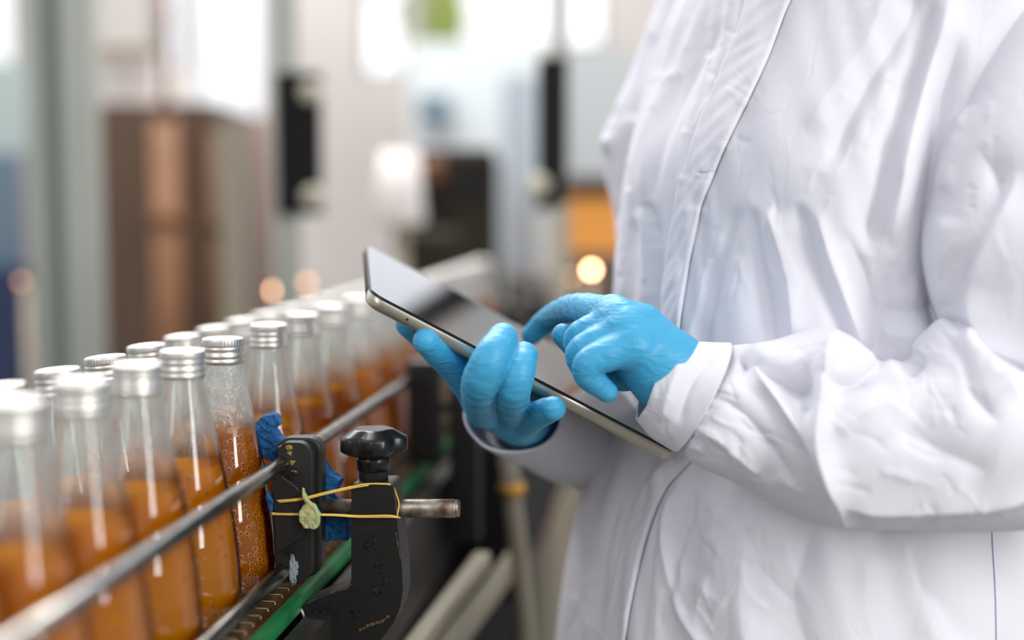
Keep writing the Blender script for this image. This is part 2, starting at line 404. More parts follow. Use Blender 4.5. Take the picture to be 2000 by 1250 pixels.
# ------------------------------------------------------------------ juice bottles
prof = [(.0000, .003), (.024, .0015), (.029, 0), (.0318, .002), (.0333, .006), (.0337, .014), (.0336, .024), (.0329, .040), (.0315, .055), (.0298, .068),
        (.0278, .080), (.0254, .092), (.0232, .103), (.0211, .114), (.0188, .126), (.0166, .137), (.0147, .147), (.0134, .153), (.0127, .157), (.0125, .160), (.0125, .171)]
pz = np.array([p[1] for p in prof[3:]]); pr = np.array([p[0] for p in prof[3:]])
def rad(z): return float(np.interp(z, pz, pr))
zs = np.linspace(.002, .171, 60)
outer = [(.0005, .003), (.024, .0015), (.029, 0)]+[(rad(z), z) for z in zs]
LIQ = .1135
def bottle_parts(parent, level, wet, dark):
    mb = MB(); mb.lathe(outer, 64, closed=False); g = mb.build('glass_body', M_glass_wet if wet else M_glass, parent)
    mb = MB(); lp = [(.0005, .0045), (.027, .004)]+[(rad(z)-.0016, z) for z in np.linspace(.006, level, 40)]+[(rad(level)-.0028, level-.0004), (.0004, level-.0006)]
    mb.lathe(lp, 56); lq = mb.build('juice', M_liq_d if dark else M_liq, parent)
    # ridged screw cap
    n = 120; cp = [(.0132, 0), (.0141, .0004), (.0141, .0032), (.0137, .0036), (.0137, .0040), (.0141, .0045), (.0142, .0060), (.0137, .0074), (.0133, .0082), (.0137, .0092), (.0141, .0104), (.0139, .0112), (.0134, .0120),
          (.0140, .0124), (.0141, .0128), (.0141, .0158), (.0139, .0166), (.0132, .0173), (.0120, .0175), (.0115, .0171), (.0004, .0171)]
    mb = MB(); V = []
    def mod(a, r, z): return 1-.022*(.5+.5*math.cos(44*a)) if .0123 < z < .0160 and r > .013 else (1-.004*math.sin(a+z*900) if .004 < z < .012 else 1)
    mb.lathe([(r, z+BH-.0175) for r, z in cp], 176, mod=lambda a, r, z: mod(a, r, z-(BH-.0175)))
    c = mb.build('screw_cap', M_cap, parent); bevel_none = c
    # seeds hanging just under the glass
    sb = MB(); hb = MB(); rs = np.random.RandomState(11+int(level*1e4))
    got = []
    for i in range(1500 if dark else 70):
        z = rs.uniform(.012, level-.003); a = rs.uniform(0, 2*PI); r = rad(z)-.00155
        q0 = np.array([r*math.cos(a), r*math.sin(a), z])
        if got and np.min(np.linalg.norm(np.array(got)-q0, axis=1)) < .0034: continue
        got.append(q0)
        cpos = np.array([r*math.cos(a), r*math.sin(a), z]); nrm = np.array([math.cos(a), math.sin(a), .12]); nrm /= np.linalg.norm(nrm)
        u = np.cross(nrm, ZV); u /= np.linalg.norm(u); v = np.cross(nrm, u); q = rs.uniform(0, PI); u, v = u*math.cos(q)+v*math.sin(q), -u*math.sin(q)+v*math.cos(q)
        for B, a1, b1, tk, off in ((sb, .0011, .00065, .00035, .0001), (hb, .0021, .0016, .00022, -.00005)):
            V = []; n = 10
            for ring, hh in ((1., 0), (.75, .6), (.0, 1.)):
                if ring == 0: V.append(cpos+nrm*(off+tk)); break
                for k in range(n):
                    t = 2*PI*k/n; V.append(cpos+u*a1*ring*math.cos(t)+v*b1*ring*math.sin(t)+nrm*(off+tk*hh))
            F = [(k, (k+1) % n, n+(k+1) % n, n+k) for k in range(n)]+[(n+k, n+(k+1) % n, 2*n) for k in range(n)]
            B.add(V, F)
    for B, nm, mt in ((hb, 'seed_jelly', M_halo), (sb, 'basil_seeds', M_seed)):
        o = B.build(nm, mt, parent); o['kind'] = 'stuff'

def copy_thing(src, loc, rot, label, group):
    r = src.copy(); COL.objects.link(r); r.location = loc; r.rotation_euler = rot; r['label'] = label; r['group'] = group
    for ch in src.children:
        c = ch.copy(); COL.objects.link(c); c.parent = r
    return r
sharp = empty('juice_bottle', (0, 0, 0)); sharp.rotation_mode = 'ZYX'; bottle_parts(sharp, LIQ, True, True)
proto = empty('juice_bottle', (0, 0, 0)); proto.rotation_mode = 'ZYX'; bottle_parts(proto, .103, False, False)
sharp.location = BASE0; sharp.rotation_euler = (0, 0, .4)
tag(sharp, 'sharpest glass bottle of amber seeded drink, wet neck, beside the black clamp', 'bottle', 'bottles against the guide rail')
near = [(.918, 'bottle of orange drink just before the wet-necked one, touching the upper rail'),
        (.840, 'second bottle nearer than the wet-necked one, cap blurred, in the rail row'),
        (.762, 'third bottle nearer than the wet-necked one, strongly blurred, in the rail row'),
        (.685, 'very blurred bottle at the lower left edge, fourth before the wet-necked one'),
        (.608, 'nearest blurred orange bottle cut by the left edge of the photo')]
ordn = ['first', 'second', 'third', 'fourth', 'fifth', 'sixth', 'seventh', 'eighth', 'ninth', 'tenth', 'eleventh', 'twelfth', 'thirteenth', 'fourteenth', 'fifteenth', 'sixteenth', 'seventeenth']
far = [1.112, 1.212, 1.31, 1.42]+[1.52+.082*i for i in range(11)]
farlab = {0: 'bottle with a silver cap right behind the wet-necked one, blue sponge at its side'}
used_proto = False
def place(ratio, lat, rot, label, group, dz=0., lean=(0, 0)):
    global used_proto
    # distance ratio along the view axis -> travel along the conveyor
    s = (ratio-1)*FOC/(DV@FW)
    p = cv(s, lat, dz)
    if not used_proto:
        used_proto = True; proto.location = p; proto.rotation_euler = (lean[0], lean[1], rot); tag(proto, label, 'bottle', group); return proto
    return copy_thing(proto, p, (lean[0], lean[1], rot), label, group)
proto['category'] = 'bottle'
for r, lb in near: place(r, 0, random.uniform(0, 6), lb, 'bottles against the guide rail')
for i, r in enumerate(far):
    place(r, 0, random.uniform(0, 6), farlab.get(i, f'{ordn[i]} bottle beyond the wet-necked one in the row along the rail'), 'bottles against the guide rail')
back = [.686, .764, .842, .920, .998, 1.076, 1.154, 1.232]+[1.312+.08*i for i in range(10)]
PLATE_DROP = .0155
for i, r in enumerate(back):
    j = i-6
    if j == 0: lb = 'tilted blurred bottle in the back row directly behind the wet-necked one'
    elif j < 0: lb = f'{ordn[-j-1]} back-row bottle on the camera side of the one behind the wet-necked bottle'
    else: lb = f'{ordn[j-1]} back-row bottle farther off than the one behind the wet-necked bottle'
    place(r, -.0665, random.uniform(0, 6), lb, 'bottles in the back row', dz=-PLATE_DROP+.0031, lean=(0, -.088))

# ------------------------------------------------------------------ conveyor
S0, S1 = -.75, 1.36
edge_pt = ray_plane(585, 1173, np.array([0, 0, BELT_Z]), ZV); EDGE = float((edge_pt-BASE0)@LV)
conv = empty('conveyor', tuple(cv(0, 0, -BELT_Z)), 'bottling conveyor with a slatted chain and green edge strip under the bottles', 'conveyor')
mb = MB(); ed = MB(); pitch = .0155
k = 0; s = S0
AXC = np.array([DV, LV, ZV])
while s < S1:
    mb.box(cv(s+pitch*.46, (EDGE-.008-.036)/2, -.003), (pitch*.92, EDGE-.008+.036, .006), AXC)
    # pale hooked wire along each plate's end
    if -.35 < s < .5:
        ed.tube([cv(s, EDGE-.055, .0004), cv(s, EDGE-.016, .0004), cv(s-.001, EDGE-.0145, .0002), cv(s-.005, EDGE-.0135, -.0004)], .00045, 6)
    s += pitch
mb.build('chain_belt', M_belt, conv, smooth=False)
w_ = ed.build('chain_plate_rims', M_pale, conv)
MB().box(cv((S0+S1)/2, EDGE-.004, -.004), (S1-S0, .007, .010), AXC).build('green_strip', M_green, conv, False)
MB().box(cv((S0+S1)/2, -.081, -PLATE_DROP-.003), (S1-S0, .084, .006), AXC).build('dead_plate', M_dsteel, conv, False)
MB().box(cv((S0+S1)/2, EDGE+.012, -.055), (S1-S0, .016, .09), AXC).build('side_frame', pbr('frame_dark_steel', (64, 60, 56), .4, .6, var=.4, vscale=20), conv, False)
MB().box(cv((S0+S1)/2, -.126, -.07), (S1-S0, .006, .10), AXC).build('rear_frame', M_dsteel, conv, False)
for q in (-.55, .4, 1.28):
    o = MB().box(cv(q, 0.0, -(BELT_Z)/2-.05), (.05, .05, BELT_Z-.11), AXC).build('leg', M_dsteel, conv, False)
MB().box(cv((S0+S1)/2, -.06, -.115), (S1-S0, .22, .01), AXC).build('tray', M_dsteel, conv, False)
MB().box(cv(.72, EDGE+.012, -.33), (1.2, .006, .46), AXC).build('underside_dark', pbr('underside_black', (14, 13, 12), .8, spec=.2), conv, False)  # added black sheet, stands in for the dark beneath the conveyor
# rear guide keeping the third row in
rr_ = empty('rear_guide_rail', tuple(cv(0, -.120, 0)), 'thin steel guide rail behind the bottle rows', 'guide rail')
MB().tube([cv(S0, -.116, .02), cv(S1, -.116, .02)], .004, 12).build('rod', M_steel, rr_)
for q in (-.4, .5, 1.2): MB().box(cv(q, -.1215, .008), (.02, .005, .07), AXC).build('support', M_black, rr_, False)

# ------------------------------------------------------------------ guide rails and the clamp
RU = un(562, 899, FOC+.002); RL = un(556, 1112, FOC+.002)
def rail_pt(P, s, drop=0): return P+DV*s+ZV*drop
up = empty('guide_rail', tuple(rail_pt(RU, 0)), 'upper polished round guide rail running past the orange bottles', 'guide rail')
MB().tube([rail_pt(RU, -.75), rail_pt(RU, -.3), rail_pt(RU, 0), rail_pt(RU, .4), rail_pt(RU, 1.3)], .0052, 28).build('rod', M_steel, up)
lw = empty('guide_rail', tuple(rail_pt(RL, 0)), 'lower dark round guide rail just above the chain belt', 'guide rail')
MB().tube([rail_pt(RL, -.75), rail_pt(RL, 0), rail_pt(RL, 1.3)], .0052, 28).build('rod', M_dsteel, lw)

CP = un(600, 1000, FOC); 
def cp(px, py, off=0.): return ray_plane(px, py, CP+DV*off, DV)
def arc(cx, cy, r, a0, a1, n=8): return [(cx+r*math.cos(math.radians(a0+(a1-a0)*i/n)), cy+r*math.sin(math.radians(a0+(a1-a0)*i/n))) for i in range(n+1)]
def plate(name, outline, z0, z1, mat, parent, bv=.0012):
    o = MB().prism([cp(x, y, z0) for x, y in outline], DV*(z1-z0)).build(name, mat, parent, False)
    return bevel(o, bv, 3)
clamp = empty('rail_clamp', tuple(cp(600, 1150)), 'black rail clamp gripping both round rails beside the sharp bottle', 'clamp')
back_o = arc(567, 884, 30, 180, 270)+arc(598, 884, 30, 270, 360)+arc(598, 1098, 30, 0, 80)+[(545, 1132)]
plate('rear_jaw', back_o, .000, .013, M_black, clamp, .002)
front_o = [(541, 873)]+arc(560, 876, 12, 200, 270)+arc(580, 894, 30, 270, 360)+arc(580, 1105, 30, 0, 90)+[(548, 1140), (536, 1092), (531, 960), (541, 940)]
plate('front_jaw', front_o, -.009, .000, M_black2, clamp, .0015)
plate('wedge_block', [(531, 932), (548, 928), (580, 952), (598, 985), (598, 1030), (588, 1050), (560, 1070), (537, 1083)], -.0125, -.0085, M_black2, clamp, .001)
# dark plates painted as the shade inside recesses where the rods enter
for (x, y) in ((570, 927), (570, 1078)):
    plate('slot_shade', [(x-10, y-4), (x+5, y-6), (x+6, y+5), (x-4, y+4)], -.0131, -.0120, pbr('slot_shade_black', (6, 6, 6), .9), clamp, .0002)
# collars of dirt round the rods
def blob(name, c, sx_, sy_, sz_, mat, parent, seed=0, rough=.3, n=28):
    rs = np.random.RandomState(seed); V = []; F = []
    ph = rs.rand(8, 4)*6
    for i in range(n+1):
        th = PI*i/n
        for j in range(n*2):
            a = PI*j/n; d = np.array([math.sin(th)*math.cos(a), math.sin(th)*math.sin(a), math.cos(th)])
            q = 1+rough*sum(math.sin(d@(p[:3]-3)*(1.2+k*.9)+p[3])/(1.6+k) for k, p in enumerate(ph))
            V.append(np.array(c)+d*np.array([sx_, sy_, sz_])*q)
    m = n*2
    F = [(i*m+j, i*m+(j+1) % m, (i+1)*m+(j+1) % m, (i+1)*m+j) for i in range(n) for j in range(m)]
    return mesh(name, V, F, mat, parent)
for i, (x, y, r) in enumerate(((566, 873, 4.2), (574, 921, 2.6), (571, 903, 2.6), (570, 957, 2.2), (566, 885, 2.4))):
    blob('grime_spot', cp(x, y, -.0091), r/2900*1.5, .0005, r/2900*1.2, M_grime, clamp, i, .7, 16)
# white chalky residue at the lower rod
blob('scale_residue', cp(573, 1112, -.0095), .0035, .0008, .0085, pbr('limescale', (138, 146, 152), .9, bump=1, bscale=900, bdist=.001), clamp, 9, .4, 20)

# shaft
SH0 = cp(600, 995, .006); 
shaft = empty('clamp_shaft', tuple(cp(750, 995, .006)), 'stained steel shaft through the black post, free end at its right', 'shaft')
sh_a = cp(612, 993, .006); sh_b = cp(894, 993, .006)
MB().tube([sh_a, sh_a*.02+sh_b*.98, sh_b+LV*.0004], [.0062, .0062, .0055], 32).build('rod', M_shaft, shaft)
MB().tube([cp(889, 993, .006), cp(897, 993, .006)], [.0060, .0056], 32).build('chamfered_end', M_shaft, shaft)

# J-shaped bracket
br = empty('bracket_post', tuple(cp(700, 1240)), 'dirty black J-shaped bracket post with a wrinkled coating', 'bracket')
outl = [(686, 950)]+arc(692, 952, 7, 180, 270, 3)+arc(757, 956, 12, 270, 350, 6)+[(778, 1040), (785, 1110), (787, 1150), (782, 1185), (770, 1215), (748, 1245), (700, 1300), (640, 1345), (592, 1345), (588, 1200), (590, 1184), (600, 1178), (640, 1160), (672, 1152), (683, 1143), (686, 1130)]
o = MB().prism([cp(x, y, -.006) for x, y in outl], DV*.026).build('post', M_black, br, False); bevel(o, .0022, 4)
m_t = pbr('wrinkled_coating', (22, 22, 22), .35, bump=1., bscale=330, bdist=.002)
for i, (x, y, a, b) in enumerate(((742, 1095, 9, 20), (716, 1050, 5, 16), (730, 1052, 4, 12), (752, 1130, 5, 14), (690, 1190, 16, 12), (650, 1190, 20, 12), (625, 1200, 12, 10), (635, 1228, 8, 12), (735, 1150, 6, 10))):
    rs = np.random.RandomState(i)
    t = MB()
    for k in range(10):
        u0, v0 = x+rs.uniform(-a, a), y+rs.uniform(-b, b)
        pts = [cp(u0+rs.uniform(-1, 1)*j*1.5, v0+j*rs.uniform(.5, 2.4), -.0064) for j in range(5)]
        t.tube(pts, .00028, 6)
    t.build('paint_wrinkle', m_t, br)
for i, pth in enumerate(([(600, 1178), (640, 1160), (672, 1150), (688, 1140)], [(772, 1040), (776, 1060), (781, 1085), (784, 1092)])):
    q = spline(pth, 30); rs = np.random.RandomState(i)
    MB().tube([cp(x, y+rs.uniform(-1.5, 1.5), -.006) for x, y in q], [.0003+.0009*rs.rand()*(.5+.5*math.sin(_i*.7)) for _i in range(len(q))], 8).build('glue_bead', pbr('grey_glue', (70, 64, 56), .7, bump=1, bscale=500), br)
q = spline([(700, 1232), (720, 1222), (745, 1214), (758, 1203)], 30); rs = np.random.RandomState(5)
MB().tube([cp(x, y+rs.uniform(-1.2, 1.2), -.0066) for x, y in q], [.0008+.0007*rs.rand() for _ in q], 8).build('brown_smear', pbr('brown_smear', (84, 66, 34), .5, bump=1, bscale=500), br)
# white crack of sealant beside the bracket foot
q = spline([(588, 1190), (594, 1205), (598, 1225), (598, 1260)], 24)
MB().tube([cp(x, y, -.008) for x, y in q], [.0006+.0005*np.random.rand() for _ in q], 8).build('sealant_line', pbr('white_sealant', (190, 184, 176), .7), br)

# knob
kc = cp(730, 944, .006)
kn = empty('star_knob', tuple(kc), 'black star-shaped clamping knob on top of the bracket post', 'knob')
q = 1/2900
hx = [(.0006, 0), (29*q, 0), (29*q, 27*q), (.0006, 27*q)]
o = MB().lathe([(r, z) for r, z in hx], 6, c=kc).build('hex_nut', M_knob, kn, False); bevel(o, .0006, 2)
o = MB().lathe([(26*q, 26*q), (32*q, 28*q), (33*q, 48*q), (31*q, 56*q), (10*q, 56*q)], 48, c=kc).build('collar', M_knob, kn); o.data.polygons.foreach_set('use_smooth', [True]*len(o.data.polygons))
def lob(a, r, z):
    wv = .5+.5*math.cos(5*(a-1.2)); wv = 1-(1-wv)**2.0
    return 1-.20*(1-wv)*min(1, r/(50*q))**2
kp = [(14*q, 53*q), (36*q, 54*q), (50*q, 58*q), (61*q, 63*q), (65.5*q, 66*q), (67*q, 69.5*q), (67*q, 90*q), (65.5*q, 93.5*q), (60*q, 97*q), (50*q, 102.5*q), (43*q, 106.5*q), (39*q, 108.5*q), (35*q, 109*q), (8*q, 109*q)]
MB().lathe(kp, 200, c=kc, mod=lob).build('star_head', M_knob, kn)

# rubber bands
def band(pts, label, r=.00055):
    P = spline(pts, 120)
    o = recenter(MB().tube([cp(a, b, c) for a, b, c in P], r, 10).build('rubber_band', M_rubber))
    tag(o, label, 'rubber band', 'yellow rubber bands on the clamp')
band([(541, 978, -.0134), (585, 974, -.0134), (632, 963, -.0118), (690, 950, -.0095), (715, 945.5, -.0085), (745, 945, -.0080), (765, 948, -.005), (774, 966, -.001), (779, 985, .0), (776, 1006, -.004), (781, 1012, -.007)], 'twisted yellow rubber band slanting up over the top of the black post')
band([(545, 981, -.0134), (590, 976, -.0136), (632, 966, -.0120), (690, 953, -.010), (720, 948, -.0088)], 'second strand of yellow rubber band lying along the slanting one', .0004)
band([(531, 1002, -.0132), (545, 1003.5, -.0134), (590, 1004, -.0134), (650, 1005, -.0104), (700, 1007.5, -.0084), (760, 1007, -.0084), (778, 1011, -.0075)], 'lower yellow rubber band stretched level across clamp and post')
band([(531, 1005, -.0132), (590, 1006, -.0136), (650, 1007, -.0108), (700, 1010, -.0088), (760, 1010, -.0086), (774, 1011, -.008)], 'thin yellow rubber strand just under the level one', .0004)
# sponges
def sponge_poly(outline, z, th, mat, label, seed):
    """irregular torn foam: voxel blob from an outline"""
    C = np.array([cp(x, y, z) for x, y in outline]); cen = C.mean(0)
    A2 = np.array([[(p-cen)@LV, (p-cen)@ZV] for p in C])
    rs = np.random.RandomState(seed); ph = rs.rand(14, 3)*400-200; pp = rs.rand(14)*6
    def f(P):
        R = P-cen; x = R@LV; y = R@ZV; d = R@DV
        best = np.full(x.shape, 1e9); ins = np.zeros(x.shape, bool); n = len(A2)
        for i in range(n):
            a = A2[i]; b = A2[(i+1) % n]; e = b-a
            wx = x-a[0]; wy = y-a[1]; t = np.clip((wx*e[0]+wy*e[1])/(e@e), 0, 1)
            best = np.minimum(best, np.hypot(wx-e[0]*t, wy-e[1]*t))
            c = ((a[1] > y) != (b[1] > y)) & (x < (b[0]-a[0])*(y-a[1])/(b[1]-a[1]+1e-12)+a[0]); ins ^= c
        sd = np.where(ins, -best, best)
        q = np.maximum(sd+.0015, np.abs(d)-th/2+.001)
        q = np.where((sd > -.0015) & (np.abs(d) > th/2-.001), np.hypot(np.maximum(sd+.0015, 0), np.maximum(np.abs(d)-th/2+.001, 0)), q)-.0008
        nz = sum(np.sin(P@(ph[k]*(2.2 if k > 6 else 5))+pp[k]) for k in range(14))/14
        return q+.0022*nz
    V, F = surface_nets(f, C.min(0)-th-.004, C.max(0)+th+.004, .0007)
    o = recenter(mesh('sponge', V, F, mat)); return tag(o, label, 'sponge')
sponge_poly([(500, 822), (515, 808), (540, 806), (552, 825), (540, 836), (548, 850), (565, 858), (580, 872), (556, 880), (540, 905), (518, 895), (506, 860)], .030, .012, M_bsponge, 'torn bright blue sponge squeezed between the sharp bottle and the clamp top', 1)
sponge_poly([(612, 890), (632, 895), (650, 922), (672, 935), (662, 958), (650, 968), (684, 985), (686, 1056), (655, 1052), (630, 1062), (612, 1050)], .018, .012, M_bsponge, 'large blue sponge behind the shaft, between clamp and post', 2)
sponge_poly([(518, 966), (526, 960), (534, 972), (542, 978), (540, 988), (534, 1000), (524, 992)], -.0085, .007, M_bsponge, 'small tuft of blue sponge at the left end of the rubber band', 3)
sponge_poly([(586, 950), (594, 953), (604, 972), (618, 988), (628, 1005), (625, 1030), (612, 1036), (596, 1034), (585, 1018), (583, 1000), (592, 982)], -.0152, .006, M_gsponge, 'pale green and ochre scrap of sponge caught under the rubber bands', 4)

# second clamp farther along
def far_clamp(s, label):
    e = empty('rail_clamp', tuple(rail_pt(RL, s, -.02)), label, 'clamp')
    for (a, nm) in ((0, 'jaw'),):
        c = (rail_pt(RU, s)+rail_pt(RL, s))/2
        MBo = MB().box(c+LV*.012+ZV*.002, (.022, .034, .105), AXC).build(nm, M_black, e, False); bevel(MBo, .004)
    o = MB().box(rail_pt(RU, s)+LV*.052-ZV*.085, (.026, .03, .16), AXC).build('post', M_black, e, False); bevel(o, .003)
    MB().tube([rail_pt(RU, s, -.03)+LV*.02, rail_pt(RU, s, -.03)+LV*.1], .006, 20).build('shaft', M_shaft, e)
    MB().lathe([(.004, 0), (.010, 0), (.010, .012), (.022, .02), (.022, .03), (.014, .036), (.003, .036)], 36, c=rail_pt(RU, s)+LV*.052-ZV*.005, mod=lambda a, r, z: 1-.1*(.5-.5*math.cos(6*a)) if r > .015 else 1).build('knob', M_knob, e)
far_clamp(.44, 'blurred black clamp holding the rails farther down the line')
far_clamp(1.15, 'most distant black rail clamp, behind the hand and tablet')

# ------------------------------------------------------------------ tablet
T0 = un(722, 572, .872); T1 = un(1345, 898, .925); T3 = un(679, 462, 1.045)
tx = T1-T0; TL = .2425; tx /= np.linalg.norm(tx)
ty = T3-T0; ty -= tx*(ty@tx); TW = .1865; ty /= np.linalg.norm(ty)
tz = np.cross(tx, ty)
if tz@ZV < 0: tz = -tz
def tp(u, v, h=0.): return T0+tx*u+ty*v+tz*h
print('tablet', np.linalg.norm(T1-T0), np.linalg.norm(T3-T0), 'tilt', tz)
def rrect(L, Wd, r, ins, n=10):
    pts = []
    for (cx, cy, a0) in ((L-r, Wd-r, 0), (r, Wd-r, 90), (r, r, 180), (L-r, r, 270)):
        for i in range(n+1):
            a = math.radians(a0+90*i/n); pts.append((cx+(r-ins)*math.cos(a), cy+(r-ins)*math.sin(a)))
    return pts
tab = empty('tablet', tuple(tp(TL/2, TW/2, -.009)), 'thin silver tablet computer with black glass screen held in gloved hand', 'tablet')
lay = [(0.0008, 0.0), (0.0001, -.0009), (0.0, -.0040), (.0005, -.0062), (.0018, -.0082), (.0050, -.0095), (.0110, -.0100), (.020, -.0102)]
V = []; F = []; n = 44
for ins, hz in lay: V += [tp(a, b, hz) for a, b in rrect(TL, TW, .0125, min(ins, .0120)+0)] if ins <= .012 else [tp(TL/2+(a-TL/2)*.93, TW/2+(b-TW/2)*.90, hz) for a, b in rrect(TL, TW, .0125, .011)]
for i in range(len(lay)-1):
    for j in range(n): F.append((i*n+j, i*n+(j+1) % n, (i+1)*n+(j+1) % n, (i+1)*n+j))
F.append(tuple(range((len(lay)-1)*n, len(lay)*n))); F.append(tuple(range(n-1, -1, -1)))
mesh('aluminium_shell', V, F, M_tabs, tab)
MB().prism([tp(a, b, .0) for a, b in rrect(TL, TW, .012, .0009)], tz*.0011).build('screen_glass', M_screen, tab, False)
MB().prism([tp(a, b, -.0006) for a, b in rrect(TL, TW, .0125, -.0001)], tz*.0009).build('black_rim', M_bezel, tab, False)
MB().prism([tp(-.0004, .020+.018*0, -.0042), tp(-.0004, .165, -.0042), tp(-.0004, .165, -.0002), tp(-.0004, .020, -.0002)], tx*.002).build('antenna_strip', M_bezel, tab, False)
mb = MB(); c = tp(.030, .0003, -.0042)
mb.tube([c-ty*.0006, c+ty*.001], .0009, 12).build('headphone_hole', pbr('hole_black', (10, 10, 10), .6), tab)
def on_tab(px, py, h=0.): return ray_plane(px, py, T0+tz*h, tz)

# ------------------------------------------------------------------ person
CX, CY = .247, 1.032
person_root = None
exec_body = True
def ring_pt(px, Z, hgt):
    Y = (Z+(hgt-CZ)*math.sin(PITCH))/math.cos(PITCH)
    return np.array([(px-1000)/FPX*Z, Y, hgt])
NV = np.array([-.84, -.54]); NV /= np.linalg.norm(NV); AV = np.array([-NV[1], NV[0]])   # facing; toward near shoulder
if AV[0] < 0: AV = -AV
def hof(y): return float(un(1450, y, .97)[2])
# (y row, silhouette px, half width, half depth)
TR = [(-330, 1580, .050, .060), (-290, 1545, .070, .075), (-230, 1470, .120, .092), (-140, 1385, .165, .112), (-60, 1330, .180, .122), (60, 1288, .190, .130), (180, 1258, .192, .138), (300, 1232, .192, .146), (420, 1214, .190, .146),
      (560, 1200, .186, .142), (700, 1196, .186, .142), (850, 1188, .190, .148), (950, 1165, .196, .156), (1050, 1134, .202, .164), (1170, 1110, .210, .172), (1300, 1092, .216, .178), (1700, 1050, .235, .195), (2300, 990, .250, .205)]
def ellipse(cx, cy, a, b, t):
    return cx+NV[0]*b*np.cos(t)+AV[0]*a*np.sin(t), cy+NV[1]*b*np.cos(t)+AV[1]*a*np.sin(t)
TT = np.linspace(-PI, PI, 721)
rows = []
for (y, sil, a, b) in TR:
    hgt = hof(y); lo_, hi_ = -.2, .8; cy = CY
    for _ in range(40):
        cx = (lo_+hi_)/2; X, Y = ellipse(cx, cy, a, b, TT)
        P = project(np.stack([X, Y, np.full_like(X, hgt)], -1))
        if P[:, 0].min() < sil: lo_ = cx
        else: hi_ = cx
    rows.append((hgt, cx, cy, a, b))
rows = np.array(rows)
print('torso cx', np.round(rows[:, 1], 3))
RR = spline(rows, 620)

def fold_disp(V, N, folds, ex=1.55):
    """real relief: ridges and valleys authored as lines over the cloth"""
    P = project(V); view = V-CAMP; view /= np.linalg.norm(view, axis=1)[:, None]
    face = -(N*view).sum(1); wgt = np.clip((face+.05)/.35, 0, 1)
    D = np.zeros(len(V))
    for amp, wl, wr, pts in folds:
        C = spline(pts, max(12, 8*len(pts))); best = np.full(len(V), 1e9); sg = np.zeros(len(V)); tt = np.zeros(len(V))
        lo = C.min(0)-4*max(wl, wr); hi = C.max(0)+4*max(wl, wr)
        ix = np.where((P[:, 0] > lo[0]) & (P[:, 0] < hi[0]) & (P[:, 1] > lo[1]) & (P[:, 1] < hi[1]) & (wgt > 0))[0]
        if len(ix) == 0: continue
        Q = P[ix, :2]; b = np.full(len(ix), 1e9); s_ = np.zeros(len(ix)); t_ = np.zeros(len(ix)); m = len(C)-1
        for i in range(m):
            a = C[i]; e = C[i+1]-a; le = e@e+1e-9
            r = Q-a; t = np.clip((r@e)/le, 0, 1); d = r-t[:, None]*e; dd = np.linalg.norm(d, axis=1)
            u = dd < b; b = np.where(u, dd, b); s_ = np.where(u, np.sign(e[0]*r[:, 1]-e[1]*r[:, 0]), s_); t_ = np.where(u, (i+t)/m, t_)
        wd = np.where(s_ > 0, wr, wl)      # wl: on the left of travel as seen, wr: on the right
        env = np.clip(np.minimum(t_, 1-t_)/.22, 0, 1); env = env*env*(3-2*env)
        D[ix] += amp/1000*np.exp(-(b/wd)**ex)*env*wgt[ix]
    return V+N*D[:, None]
def grid_mesh(name, G, mat, parent, folds=None, closed_u=True, thick=.0012, extra=None, ex=1.55):
    n, m = G.shape[:2]; V = G.reshape(-1, 3)
    F = [(i*m+j, i*m+(j+1) % m, (i+1)*m+(j+1) % m, (i+1)*m+j) for i in range(n-1) for j in range(m if closed_u else m-1)]
    F = np.array(F)
    N = vnormals(V, F)
    cen = G.mean(1, keepdims=True); out = ((G-cen).reshape(-1, 3)*N).sum(1).mean()
    if out < 0: F = F[:, ::-1]; N = -N
    if extra is not None: V = V+N*extra(V, N)[:, None]
    if folds: V = fold_disp(V, N, folds, ex)
    o = mesh(name, V, F, mat, parent)
    if thick: sd = o.modifiers.new('solidify', 'SOLIDIFY'); sd.thickness = thick; sd.offset = -1
    return o, V, F

def creases(cx, cy, rx, ry, ang, n, amp, wd, ln, seed):
    rs = np.random.RandomState(seed); L = []
    for _ in range(n):
        x = cx+rs.uniform(-rx, rx); y = cy+rs.uniform(-ry, ry); a = math.radians(ang+rs.normal(0, 16)); l = ln*rs.uniform(.5, 1.4)
        b = a+rs.normal(0, .35); p1 = (x, y); p0 = (x-l*math.cos(a), y-l*math.sin(a)); p2 = (x+l*math.cos(b), y+l*math.sin(b))
        L.append((amp*rs.uniform(.4, 1)*rs.choice([-1, 1]), wd*rs.uniform(.6, 1.3), wd*rs.uniform(.8, 1.8), [p0, p1, p2]))
    return L
